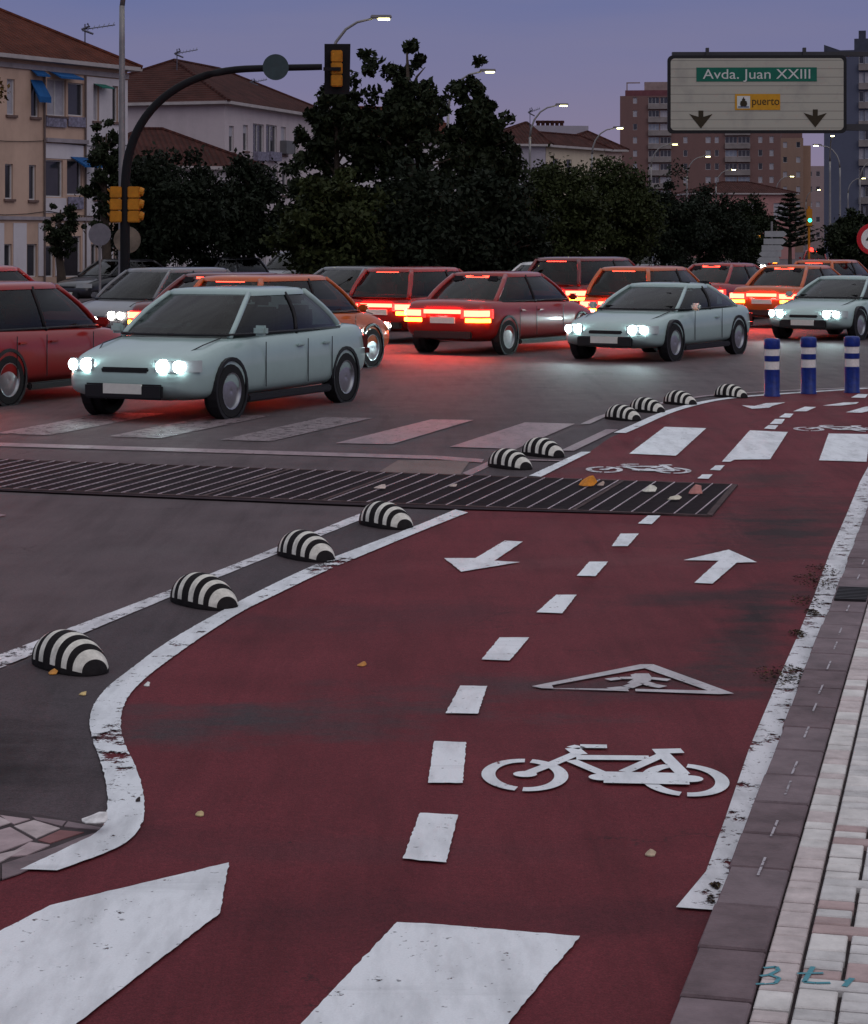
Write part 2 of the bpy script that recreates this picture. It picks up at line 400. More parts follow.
z2 = lambda pts: [(430 + x / 1.982, 400 + y / 1.982) for x, y in pts]
z5 = lambda pts: [(560 + x / 2.818, 370 + y / 2.818) for x, y in pts]
for q in (z2([(412, 248), (432, 232), (457, 232), (440, 249)]), z2([(360, 293), (378, 268), (414, 268), (392, 293)]), z2([(291, 352), (316, 324), (353, 324), (328, 353)]),
          z2([(211, 425), (250, 390), (291, 390), (262, 427)]), z2([(102, 519), (138, 475), (197, 475), (158, 521)]), z2([(31, 626), (60, 571), (113, 572), (95, 627)]),
          [(428, 786), (434, 744), (466, 745), (463, 786)], [(403, 862), (420, 816), (458, 818), (446, 866)],
          z2([(555, 141), (566, 132), (584, 132), (575, 142)]), z2([(530, 158), (540, 150), (560, 150), (552, 159)]),
          z5([(575, 168), (588, 158), (615, 159), (606, 170)]), z5([(591, 155), (606, 141), (634, 141), (624, 155)]), z5([(617, 136), (634, 125), (658, 126), (648, 137)]), z5([(657, 119), (690, 106), (722, 107), (695, 119)]),
          z5([(820, 80), (840, 70), (868, 71), (860, 81)])):
    mark('centre_dash', q, m=M_white_clean, parent=bike_lane)
mark('direction_arrow', z2([(28, 317), (90, 317), (148, 282), (184, 284), (128, 322), (178, 325), (62, 344)]), m=M_white_clean, parent=bike_lane)
mark('direction_arrow', z2([(524, 366), (572, 322), (502, 321), (592, 300), (648, 325), (608, 326), (560, 368)]), m=M_white_clean, parent=bike_lane)
mark('direction_arrow', z5([(512, 102), (548, 104), (580, 96), (635, 94), (598, 104), (590, 109), (540, 112)]), m=M_white, parent=bike_lane)
mark('direction_arrow', z5([(740, 103), (800, 94), (842, 93), (835, 98), (790, 103)]), m=M_white, parent=bike_lane)
mark('direction_arrow', z5([(805, 122), (860, 106), (900, 104), (900, 112), (850, 123)]), m=M_white, parent=bike_lane)
for q in (z5([(195, 239), (295, 163), (412, 167), (327, 245)]), z5([(456, 262), (535, 173), (642, 178), (592, 255), (492, 256), (480, 262)]), z5([(730, 258), (757, 182), (874, 184), (864, 262)]),
          [(-140, 1010), (0, 935), (50, 909), (229, 866), (220, 917), (150, 971), (82, 1024), (45, 1056), (-140, 1100)], [(250, 1092), (305, 1024), (397, 926), (434, 928), (580, 940), (511, 1024), (468, 1088)]):
    mark('crossing_stripe', q, m=M_white_clean, parent=bike_lane)

def disc2(mb, c, r, z, n=18): mb.poly([(c[0] + r * math.cos(2 * math.pi * i / n), c[1] + r * math.sin(2 * math.pi * i / n), z) for i in range(n)])
def stroke(mb, pts, wd, z, cap=False):
    for a, b in zip(pts, pts[1:]):
        a, b = Vector(a[:2]), Vector(b[:2]); t = (b - a).normalized(); n = Vector((-t.y, t.x)) * wd / 2
        mb.poly([(*(a - n), z), (*(b - n), z), (*(b + n), z), (*(a + n), z)])
    if cap:
        for q in (pts[0], pts[-1]): disc2(mb, q, wd / 2, z)
def zb(x, y): return G(470 + x / 2.993, 640 + y / 2.993)
def bicycle_symbol(dx=0, dy=0, m=None):
    mb = MB(); z = .0121
    def T(p): return (p[0] + dx, p[1] + dy)
    for cx, cy, gaps in ((164, 412, (258, 283)), (643, 427, (262, 285))):
        c0 = T(zb(cx, cy)); ro = .155; ri = .108
        # ring measured on the ground, 2x longer along the lane than across
        def pt(k, r, th): return (c0[0] + r * math.cos(th), c0[1] + (.246 if k else .190) * math.sin(th))
        for a0, a1 in ((-97, 76), (86, 253)):
            n = 20
            outer = [pt(1, .162, R(a0 + (a1 - a0) * i / n)) for i in range(n + 1)]
            inner = [pt(0, .110, R(a0 + (a1 - a0) * i / n)) for i in range(n + 1)]
            mb.add([(*p, z) for p in outer + inner], [(n + 1 + i, i, i + 1, n + 2 + i) for i in range(n)])
    zz = [.0124, .0127, .0130, .0133, .0136, .0139, .0142, .0145, .0148]
    stroke(mb, [T(zb(165, 411)), T(zb(250, 378)), T(zb(325, 346))], .05, zz[0])
    disc2(mb, T(zb(165, 411)), .045, zz[1])
    stroke(mb, [T(zb(330, 352)), T(zb(306, 333)), T(zb(330, 327)), T(zb(410, 328))], .06, zz[2])
    stroke(mb, [T(zb(318, 361)), T(zb(536, 363))], .075, zz[3])
    stroke(mb, [T(zb(303, 370)), T(zb(402, 412))], .05, zz[4])
    stroke(mb, [T(zb(462, 405)), T(zb(580, 352))], .05, zz[5])
    stroke(mb, [T(zb(575, 348)), T(zb(638, 412))], .055, zz[6])
    stroke(mb, [T(zb(550, 344)), T(zb(636, 342))], .075, zz[7])
    stroke(mb, [T(zb(400, 422)), T(zb(655, 427))], .17, zz[8], False)
    for p in ((395, 422), (658, 427)): disc2(mb, T(zb(*p)), .05, .0151)
    return mb.build('bicycle_symbol', m or M_white_clean, bike_lane)
bicycle_symbol()
g0, g1, g2 = G(604, 773), G(638, 470), G(836, 429.5)
bicycle_symbol(g1[0] - g0[0], g1[1] - g0[1], M_white_worn)
bicycle_symbol(g2[0] - g0[0], g2[1] - g0[1], M_white_worn)
tri = MB()
zt = lambda pts: [(470 + x / 2.993, 640 + y / 2.993) for x, y in pts]
tri.poly(gp(zt([(185, 146), (510, 80), (548, 80), (522, 92), (245, 143), (250, 152), (472, 154), (476, 161), (215, 152)]), .012))
tri.poly(gp(zt([(549, 80), (790, 168), (745, 170), (495, 161), (495, 154), (712, 159), (523, 92)]), .012))
tri.poly(gp(zt([(480, 112), (495, 108), (535, 108), (546, 122), (540, 130), (510, 134), (505, 142), (470, 136), (490, 124)]), .0124))
for a, wd in (([(412, 127), (450, 122), (492, 121)], .05), ([(418, 155), (470, 150), (505, 137)], .06), ([(512, 132), (545, 143), (578, 149)], .06), ([(540, 122), (596, 128)], .05)):
    stroke(tri, [zb(*p) for p in a], wd, .0128)
tri.build('pedestrian_warning_triangle', paint_mat('grey_worn_paint', (.5, .46, .48), wear=.60, dirt=.4), bike_lane)

# markings on the carriageway
M_faint = paint_mat('nearly_worn_away_paint', (.19, .14, .15), wear=.53, dirt=.5)  # heavier wear, with the same tail-lamp pink kept in the colour
mark('stop_line', [(-120, 440), (0, 443.4), (440, 456.6), (484, 460), (482, 463.4), (440, 460.2), (0, 447), (-120, 443.6)], z=.008, m=M_faded_pinkspill, parent=road)
for q in ([(449.6, 447.6), (525, 423), (575, 424.3), (516, 449.8)], [(335, 443.9), (431, 420), (473.5, 420.6), (392, 445)], [(220.5, 440.5), (324, 417.7), (372.5, 418.7), (271, 442)],
          [(108, 437), (215, 415.5), (270, 416.3), (160, 439)], [(-6, 434), (110, 413), (165, 414), (48, 436)]):
    mark('crossing_stripe', q, z=.008, m=M_faded_pinkspill if q[0][0] > 230 else M_faint, parent=road)
mark('edge_line', [(-60, 679), (-60, 693), (0, 669.6), (177, 595.5), (365, 519), (365, 512.5), (177, 588.5), (0, 656)], z=.008, m=M_white_worn, parent=road)
mark('edge_line', [(462, 474), (490, 461.5), (497, 463.5), (470, 476.5)], z=.008, m=M_faded_pinkspill, parent=road)
mark('patch', [(378, 473), (398, 461), (470, 461), (460, 476)], z=.0065, m=asphalt_mat('pale_patch', (.2, .15, .14), []), parent=road)
mark('edge_line', [(0, 515), (-20, 520), (-20, 523), (6, 516)], z=.008, m=M_faded_pinkspill, parent=road)

# ------------------------------------------------------------------ pavement on the right
pv = struct(MB().prism([kp(-2.6, .2), kp(17.3, .2), (9, 22.6), (40, 23.5), (40, -2), kp(-2.6, 3.2)], 0.001, .030).build('pavement', M_mortar))
kb = MB(); u = -2.6; k = 0
rk = random.Random(3)
while u < 17.2:
    L = .40
    dz = rk.uniform(-.002, .002); dv = rk.uniform(-.005, .005)
    a = .006 if u > -.2 else .006
    pts = [kp(u + .009, dv), kp(u + L - .009, dv + rk.uniform(-.004, .004)), kp(u + L - .009, .188), kp(u + .009, .188)]
    top = [Vector((p[0], p[1], .05 + dz)) for p in pts]; c = sum(top, Vector()) / 4
    ins = [Vector((p.x + (c.x - p.x) * .05, p.y + (c.y - p.y) * .02, p.z + .006)) for p in top]
    bot = [Vector((p[0], p[1], .001)) for p in pts]
    kb.add(bot + top + ins, [(i, (i + 1) % 4, 4 + (i + 1) % 4, 4 + i) for i in range(4)] + [(4 + i, 4 + (i + 1) % 4, 8 + (i + 1) % 4, 8 + i) for i in range(4)] + [(8, 9, 10, 11)], rk.choice([0, 0, 1]))
    u += L
kerb = struct(kb.build('kerb', [M_kerb, mat('kerb_stone_dark', (.14, .10, .108), .8, .35, 6, .4, 70)], pv, fix=True))
M_b = [mat('pale_brick', (.60, .57, .55), .75, .22, 8, .35, 90), mat('pale_brick_grey', (.53, .51, .50), .75, .25, 8, .35, 90), mat('pinkish_brick', (.42, .31, .30), .75, .22, 8, .35, 90), mat('rosy_border_brick', (.50, .43, .42), .75, .25, 9, .35, 90)]
bk = MB()
def brick(u0, u1, v0, v1, mi, g=.0065):
    z = .052 + rk.uniform(-.0015, .0015); e = .004
    h = .003; lo = [kp(u0 + g, v0 + h), kp(u1 - g, v0 + h), kp(u1 - g, v1 - h), kp(u0 + g, v1 - h)]
    ins = [kp(u0 + g + e, v0 + h + e), kp(u1 - g - e, v0 + h + e), kp(u1 - g - e, v1 - h - e), kp(u0 + g + e, v1 - h - e)]
    bk.add([(p[0], p[1], .031) for p in lo] + [(p[0], p[1], z - .004) for p in lo] + [(p[0], p[1], z) for p in ins],
           [(i, 4 + i, 4 + (i + 1) % 4, (i + 1) % 4) for i in range(4)] + [(4 + i, 8 + i, 8 + (i + 1) % 4, 4 + (i + 1) % 4) for i in range(4)] + [(11, 10, 9, 8)], mi)
u = -2.6; i = 0
while u < 17.2:
    L = (.145, .085)[i % 2]; i += 1
    brick(u, u + L, .192, .288, rk.choice([3, 3, 0, 0, 3])); u += L
u = -2.6; r_ = 0
NCOL = 28
while u < 15.5:
    for c in range(NCOL):
        v0 = .294 + c * .113; v1 = v0 + .107
        mi = rk.choices([0, 1, 2], [6, 4, .7])[0]
        if (c + r_) % 2 == 0: brick(u, u + .15, v0, v1, mi)
        else:
            brick(u, u + .075, v0, v1, mi); brick(u + .075, u + .15, v0, v1, rk.choices([0, 1, 2], [6, 4, .7])[0])
    for c in range(NCOL // 2 + 1):
        v0 = .294 + (c * 2 - (r_ % 2)) * .113; 
        brick(u + .15, u + .232, max(v0, .294), v0 + .222, rk.choices([0, 1, 2], [6, 4, .7])[0])
    u += .233; r_ += 1
struct(bk.build('paving_bricks', M_b, pv, fix=True))
# teal chalk writing
M_teal = paint_mat('teal_chalk', (.05, .25, .30), wear=.60, wscale=16, dirt=.3)
tw = MB()
def zc(x, y): return G(668 + x / 4.34, 860 + y / 4.34, .0545)
stroke(tw, [zc(415, 468), zc(470, 462), zc(480, 478), zc(440, 497), zc(400, 503)], .012, .0546); stroke(tw, [zc(440, 497), zc(484, 512), zc(465, 535), zc(380, 538)], .012, .0549)
stroke(tw, [zc(630, 462), zc(590, 528), zc(640, 533), zc(705, 532)], .014, .0546); stroke(tw, [zc(560, 492), zc(675, 490)], .012, .0549)
stroke(tw, [zc(800, 512), zc(765, 548)], .016, .0546); stroke(tw, [zc(765, 524), zc(800, 520)], .01, .0549)
tw.build('chalk_writing', M_teal, pv)
ch = MB()
for uu in (1.3, 1.75, 2.3, 2.6, 3.2, 3.7, 4.05, 4.6, 5.1, 5.5, 6.2, 6.7, 7.3, 7.9):
    stroke(ch, [kp(uu, .10), kp(uu + .2, .104)], .008, .0605)
ch.build('chalk_dashes', paint_mat('chalk_white', (.42, .38, .41), wear=.52, wscale=14), pv)
# little drain in the kerb
dr = MB(); 
for i in range(9): dr.box((*kp(6.55 + i * .05, .1)[:2], .064), (.17, .024, .014), math.atan2(KV.y, KV.x))
tag(dr.build('kerb_drain', mat('drain_iron', (.035, .032, .034), .6, .3, 12, 0, 1, .6)), 'small dark slotted drain cover let into the grey kerb stones', 'drain')

# pavement corner at lower left
lp = struct(MB().prism([(*G(x, y)[:2],) for x, y in [(-400, 760), (0, 812), (40, 817), (104, 828), (96, 838), (20, 874), (0, 881), (-150, 940), (-400, 1000)]], .001, .008).build('corner_pavement', M_mortar))
bl = MB()
def lq(p, m): bl.prism([G(*q, .011)[:2] for q in p], .0075, .011 + rk.uniform(0, .001), m)
LB = [[(-80, 803), (-2, 816), (12, 822), (-60, 845)], [(0, 815), (30, 819), (14, 824), (8, 821)], [(14, 826), (34, 820), (60, 828), (36, 838)], [(-60, 847), (10, 827), (33, 840), (0, 852)], [(38, 840), (60, 830), (84, 832), (50, 843)], [(-60, 872), (0, 854), (26, 848), (0, 862)], [(30, 842), (50, 845), (27, 855), (3, 857)]]
for i, p in enumerate(LB): lq(p, (1, 0, 1, 0, 2, 1, 0)[i])
for p in ([(2, 864), (30, 855), (55, 847), (78, 838), (100, 831), (96, 838), (60, 854), (20, 873), (2, 879)],[(0, 866), (0, 880), (-70, 910), (-70, 885)]): lq(p, 3)
for p in ([(32, 816.5), (66, 821), (62, 826), (36, 819.5)], [(68, 821.5), (104, 828), (98, 830), (64, 826.5)]): lq(p, 3)
struct(bl.build('corner_bricks', [mat('rose_paver', (.34, .26, .27), .8, .25, 8, .3, 80), mat('pale_paver', (.42, .35, .35), .8, .25, 8, .3, 80), mat('red_paver', (.2, .09, .09), .8, .2, 8), M_kerb], lp, fix=True))

# ------------------------------------------------------------------ drainage grate
gr = thing('drain_grate', 'wide dark trench grate with thin pale bars crossing road and bike lane', 'grate', (0, 0, 0))
q = [(-260, 452), (0, 462.5), (735, 486.5), (709, 517.5), (430, 510), (0, 492), (-260, 480)]
MB().poly([(*G(*p)[:2], .014) for p in q]).build('trench', mat('grate_black', (.032, .02, .024), .85, .4, 14, spec=.1), gr)
A0, A1 = Vector(G(-260, 452)[:2]), Vector(G(735, 486.5)[:2]); B0, B1 = Vector(G(-260, 480.5)[:2]), Vector(G(709, 517.5)[:2])
bars = MB(); fine = MB(); bd = Vector((.262, .965))
def hit(p, d, a, b):
    e = b - a; den = d.x * e.y - d.y * e.x; k = ((a.x - p.x) * e.y - (a.y - p.y) * e.x) / den; m = ((a.x - p.x) * d.y - (a.y - p.y) * d.x) / den
    return p + d * k, m
for i in range(70):
    p0 = B1 + (B0 - B1).normalized() * (.10 + i * .158)
    a, m_ = hit(p0, bd, A0, A1); b = p0
    if m_ < 0: break
    n = Vector((-bd.y, bd.x)) * .0038
    bars.add([(*(b - n), .0145), (*(b + n), .0145), (*(a + n), .0145), (*(a - n), .0145), (*(b - n), .022), (*(b + n), .022), (*(a + n), .022), (*(a - n), .022)], [(7, 6, 5, 4), (0, 4, 5, 1), (1, 5, 6, 2), (2, 6, 7, 3), (3, 7, 4, 0)])
for j in range(1, 24):
    f = j / 24; a = A0.lerp(B0, f); b = A1.lerp(B1, f)
    t = (b - a).normalized(); n = Vector((-t.y, t.x)) * .012
    fine.add([(*(a - n), .019), (*(b - n), .019), (*(b + n), .019), (*(a + n), .019)], [(0, 1, 2, 3)])
frm = MB()
for a, b in ((A0, A1), (A1, B1), (B1, B0)):
    t = (b - a).normalized(); n = Vector((-t.y, t.x)) * .022; frm.prism([tuple(a - n), tuple(b - n), tuple(b + n), tuple(a + n)], .002, .0195)
frm.build('frame', mat('grate_frame_rust', (.075, .05, .05), .8, .5, 6, .4, 40, spec=.1), gr, fix=True)
sec = MB()
for i in range(11):
    p0 = B1 + (B0 - B1).normalized() * (.02 + .99 * (i + 1)); a, m_ = hit(p0, bd, A0, A1)
    if m_ < 0: break
    n = Vector((-bd.y, bd.x)) * .016; sec = MB(); sec.prism([tuple(p0 - n), tuple(p0 + n), tuple(a + n), tuple(a - n)], .0145, .0205); sec.build('section_joint', mat('grate_frame_rust', (0, 0, 0)), gr)
bars.build('bars', mat('grate_steel', (.5, .40, .43), .5, .5, 3, 0, 1, .25), gr)
fine.build('cross_rods', mat('grate_iron', (.012, .010, .011), .85, .3, 9, spec=.1), gr)

# ------------------------------------------------------------------ lane separators (striped rubber humps)
M_rub = mat('black_rubber', (.014, .012, .013), .8, .4, 12, .3, 60, spec=.1); M_stripe = mat('cream_stripe', (.60, .58, .52), .6, .32, 16, .2, 60)
def hump_mesh():
    mb = MB(); NS, NA = 96, 22; L, W, Hh = .52, .26, .165
    base = 0; rings = []
    for i in range(NS + 1):
        t = -1 + 2 * i / NS; k = max(0., 1 - abs(t) ** 2.2); k2 = max(0.0, 1 - abs(t) ** 2.6)
        h = Hh * k ** .6; wv = W / 2 * (.12 + .88 * k2 ** .55); ring = []
        for j in range(NA + 1):
            a = math.pi * j / NA; y = -wv * math.cos(a) ; z = h * math.sin(a) ** .85
            sk = .10 * (z / Hh) * (t)                 # bands lean outward towards the ends
            ring.append((t * L / 2 - .03 * (z / Hh), y, z + .003))
        rings.append(ring)
    vs = [p for r in rings for p in r]; fs = []; ms = []
    white = [(-.88, -.76), (-.55, -.42), (-.24, -.08), (.16, .34), (.50, .62), (.74, .90)]
    for i in range(NS):
        t = -1 + 2 * (i + .5) / NS; mi = 1 if any(a < t < b for a, b in white) else 0
        for j in range(NA):
            o = i * (NA + 1) + j
            mb.f.append([o, o + NA + 1, o + NA + 2, o + 1]); mb.m.append(mi if j > 0 and j < NA - 1 else 0)
    mb.v = vs
    return mb
hp = [(70, 658), (204, 596), (306, 550), (386, 519), (510, 465), (543, 453), (623, 417), (647, 409), (680, 401.5), (731, 394.5)]
HL = ['striped rubber lane separator hump nearest the camera, by the bend of the white line', 'second nearest striped lane separator hump, standing alone beside the white line', 'third nearest striped lane separator hump, between road line and cycle path',
      'striped separator hump just short of the drain grate', 'left hump of the pair just past the drain grate', 'right hump of the pair just past the drain grate',
      'leftmost of the three small distant humps on the curve', 'middle one of the three small distant humps on the curve', 'rightmost of the three small distant humps on the curve', 'farthest striped hump, closest to the blue bollards']
hump0 = None; ax = math.atan2(-.56, .42)
for i, (px, py) in enumerate(hp):
    g = G(px, py + 2 + 8 * (235 / (4340 / (py - YH) * 23)) if i < 4 else py + 3)
    if i == 0:
        hump0 = tag(hump_mesh().build('lane_separator', [M_rub, M_stripe], smooth=True), HL[0], 'lane separator', 'striped humps between road and cycle path')
        o = hump0
    else: o = dup(hump0, g, ax, HL[i])
    o.location = (g[0], g[1], .004); o.rotation_euler = (0, 0, ax + rk.uniform(-.05, .05) - (.0 if i < 6 else .0))

# ------------------------------------------------------------------ bollards
M_blue = mat('blue_plastic', (.006, .022, .17), .38, .4, 14, .1, 40, coat=.15); M_refl = mat('white_reflective_band', (.72, .70, .66), .35, .1, 30)
M_groove = mat('dark_blue_groove', (.006, .015, .07), .5, 0)
BL = ['left blue plastic bollard with two white reflective bands', 'middle blue plastic bollard with two white reflective bands', 'right blue plastic bollard with two white reflective bands']
bol = None
for (px, py), lb in zip(((772, 396.5), (808.5, 394), (852, 393)), BL):
    g = G(px, py)
    if bol is None:
        bol = thing('bollard', lb, 'bollard', g, 0, 'blue bollards at the bend of the cycle path')
        MB().lathe([(0, 0), (.108, 0), (.108, .02), (.1, .03), (.1, .345), (.094, .35), (.09, .36)], 32).build('base_tube', M_blue, bol, smooth=40)
        MB().lathe([(.085, .35), (.094, .352), (.094, .455), (.085, .457)], 32).build('reflective_band', M_refl, bol, smooth=40)
        MB().lathe([(.09, .455), (.1, .46), (.1, .525), (.09, .53)], 32).build('blue_ring', M_blue, bol, smooth=40)
        MB().lathe([(.085, .528), (.094, .53), (.094, .615), (.085, .617)], 32).build('reflective_band', M_refl, bol, smooth=40)
        MB().lathe([(.09, .613), (.104, .62), (.106, .65), (.106, .72), (.1, .74), (.085, .752), (.03, .755), (0, .755)], 32).build('cap', M_blue, bol, smooth=40)
    else: dup(bol, g, .4, lb)

# ------------------------------------------------------------------ fallen leaves and litter
def leaf(px, py, w, h, col, lb, z=.03, name='fallen_leaf', cat='leaf'):
    g = G(px, py); rr = random.Random(px * 7 + py); mb = MB(); n = 9; pts = []
    for i in range(n):
        a = 2 * math.pi * i / n; r = rr.uniform(.7, 1.15)
        pts.append((w / 2 * r * math.cos(a), w * .45 * r * math.sin(a), h * max(0, math.sin(a + .6)) * rr.uniform(.5, 1.1)))
    vs = [(0, 0, h * .55)] + pts; vs2 = [(x, y, zz + .003) for x, y, zz in vs]
    mb.add(vs, [(0, (i + 1) % n + 1, i + 1) for i in range(n)]); mb.add(vs2, [(0, i + 1, (i + 1) % n + 1) for i in range(n)])
    o = mb.build(name, mat('leaf_' + '_'.join(str(int(c * 999)) for c in col), col, .7, .3, 25)); o.location = (g[0], g[1], z)
    tag(o, lb, cat)
leaf(588, 489, .16, .075, (.55, .2, .02), 'curled orange leaf lying on the drain grate')
leaf(601, 489, .07, .04, (.4, .3, .25), 'small pale brown leaf beside the orange leaf on the grate')
leaf(649, 495, .12, .045, (.6, .58, .5), 'pale cream leaf on the drain grate, right of the orange leaf')
leaf(695, 497, .14, .07, (.4, .17, .15), 'crumpled pinkish red leaf near the right end of the grate')
leaf(674, 503, .11, .03, (.55, .5, .4), 'flat pale leaf between cream leaf and pink leaf on grate')
leaf(380, 492, .1, .03, (.5, .4, .36), 'little pale scrap on the grate left of the bike lane')
leaf(453, 490, .07, .03, (.45, .36, .32), 'tiny pale scrap on the grate beside the bike lane edge')
leaf(147, 687, .03, .015, (.7, .7, .68), 'white pebble-sized scrap on red lane by the white bend', .006, 'litter_scrap', 'litter')
leaf(362, 667, .045, .015, (.5, .22, .06), 'small orange brown leaf flake on the red lane, left half', .006)
leaf(83, 696, .035, .015, (.6, .45, .2), 'small yellowish leaf bit on dark asphalt below nearest hump', .006)
leaf(53, 675, .05, .02, (.55, .25, .06), 'small orange leaf bit against the foot of the nearest hump', .006)
leaf(200, 817, .035, .015, (.5, .38, .2), 'small tan leaf bit on the red lane right of the white bend', .006)
leaf(650, 857, .035, .015, (.45, .35, .25), 'small tan leaf bit below the bicycle symbol', .006)
leaf(95, 834, .1, .02, (.6, .58, .58), 'crumpled whitish paper scrap on the corner pavement', .045, 'paper_scrap', 'litter')
leaf(138, 805, .022, .016, (.03, .02, .02), 'dark pebble on the white bend line', .014, 'pebble', 'pebble')
for i, (px, py, rad, n) in enumerate(((815, 584, .17, 260), (823, 572, .14, 140), (808, 604, .13, 140), (791, 677, .13, 140), (812, 615, .06, 160), (772, 679, .12, 150), (798, 636, .06, 120), (716, 890, .02, 50), (711, 904, .02, 30))):
    g = G(px, py); rr = random.Random(i); mb = MB()
    for _ in range(n):
        a = rr.uniform(0, 6.28); r = rad * rr.random() ** .7; s = rr.uniform(.003, .011); x, y = r * math.cos(a) * .7 + g[0], r * math.sin(a) * 1.8 + g[1]
        x = min(x, kp((Vector((x, y)) - K0).dot(KU), -.02)[0]); b = rr.uniform(0, 6.28); z = .013 + .016 * (1 - r / rad) * rr.random()
        mb.add([(x + s * math.cos(b), y + s * math.sin(b), z), (x - s * math.sin(b) * .6, y + s * math.cos(b) * .6, z + s * .6), (x - s * math.cos(b), y - s * math.sin(b), z), (x + s * math.sin(b) * .6, y - s * math.cos(b) * .6, z + s * .3)], [(0, 1, 2, 3)], rr.choice([0, 0, 0, 1]))
    o = mb.build('leaf_litter', [mat('dirt', (.045, .031, .026), .9, .4, 20), mat('dry_moss', (.09, .065, .03), .9, .4, 20)])
    o['kind'] = 'stuff'; tag(o, 'dark dirt and dry leaf litter gathered along the worn kerb line', 'litter', 'dirt clumps along the kerb')

# ------------------------------------------------------------------ cars
M_glass = mat('car_glass', (.008, .009, .011), .05, 0, spec=.45)
_t = NT(M_glass); _tr = _t.n.new('ShaderNodeBsdfTransparent'); _tr.inputs[0].default_value = (.42, .46, .46, 1)
_fr = _t.n.new('ShaderNodeFresnel'); _fr.inputs[0].default_value = 1.45; _gl = _t.n.new('ShaderNodeBsdfGlossy'); _gl.inputs['Roughness'].default_value = .03
_ms = _t.n.new('ShaderNodeMixShader'); _t.l.new(_fr.outputs[0], _ms.inputs[0]); _t.l.new(_tr.outputs[0], _ms.inputs[1]); _t.l.new(_gl.outputs[0], _ms.inputs[2]); _t.l.new(_ms.outputs[0], _t.out.inputs['Surface'])
M_seat = mat('seat_fabric', (.028, .027, .03), .9, .2, 12, spec=.1); M_dash = mat('dashboard_plastic', (.012, .012, .013), .8, .1, 9, spec=.1)
M_tyre = mat('tyre_rubber', (.015, .015, .016), .8, .2, 20); M_rim = mat('alloy_rim', (.45, .46, .48), .35, .1, 20, metal=.9)
M_trim = mat('black_trim', (.015, .015, .017), .45, 0); M_plate = mat('blank_plate', (.6, .6, .55), .5, .05, 20)
M_tail = mat('lit_tail_lamp', (.3, .01, .01), .3, 0, emis=(1, .03, .016), estr=34)
M_amber = mat('lit_indicator', (.4, .15, .01), .3, 0, emis=(1, .30, .02), estr=18)
M_head = mat('lit_head_lamp', (.8, .8, .8), .2, 0, emis=(1, .93, .82), estr=30)
M_headc = mat('lit_xenon_lamp', (.8, .8, .8), .2, 0, emis=(.75, .98, 1), estr=26)
M_tailh = mat('tail_lamp_housing', (.25, .008, .008), .2, 0, emis=(1, .02, .015), estr=3.5)
M_lampoff = mat('dark_lamp_glass', (.1, .02, .02), .15, 0); M_clear = mat('clear_lamp_glass', (.35, .37, .38), .1, 0)
def carpaint(name, col): return mat(name, col, .28, .05, 3, coat=.7)
M_body0 = carpaint('red_car_paint', (.27, .012, .010))

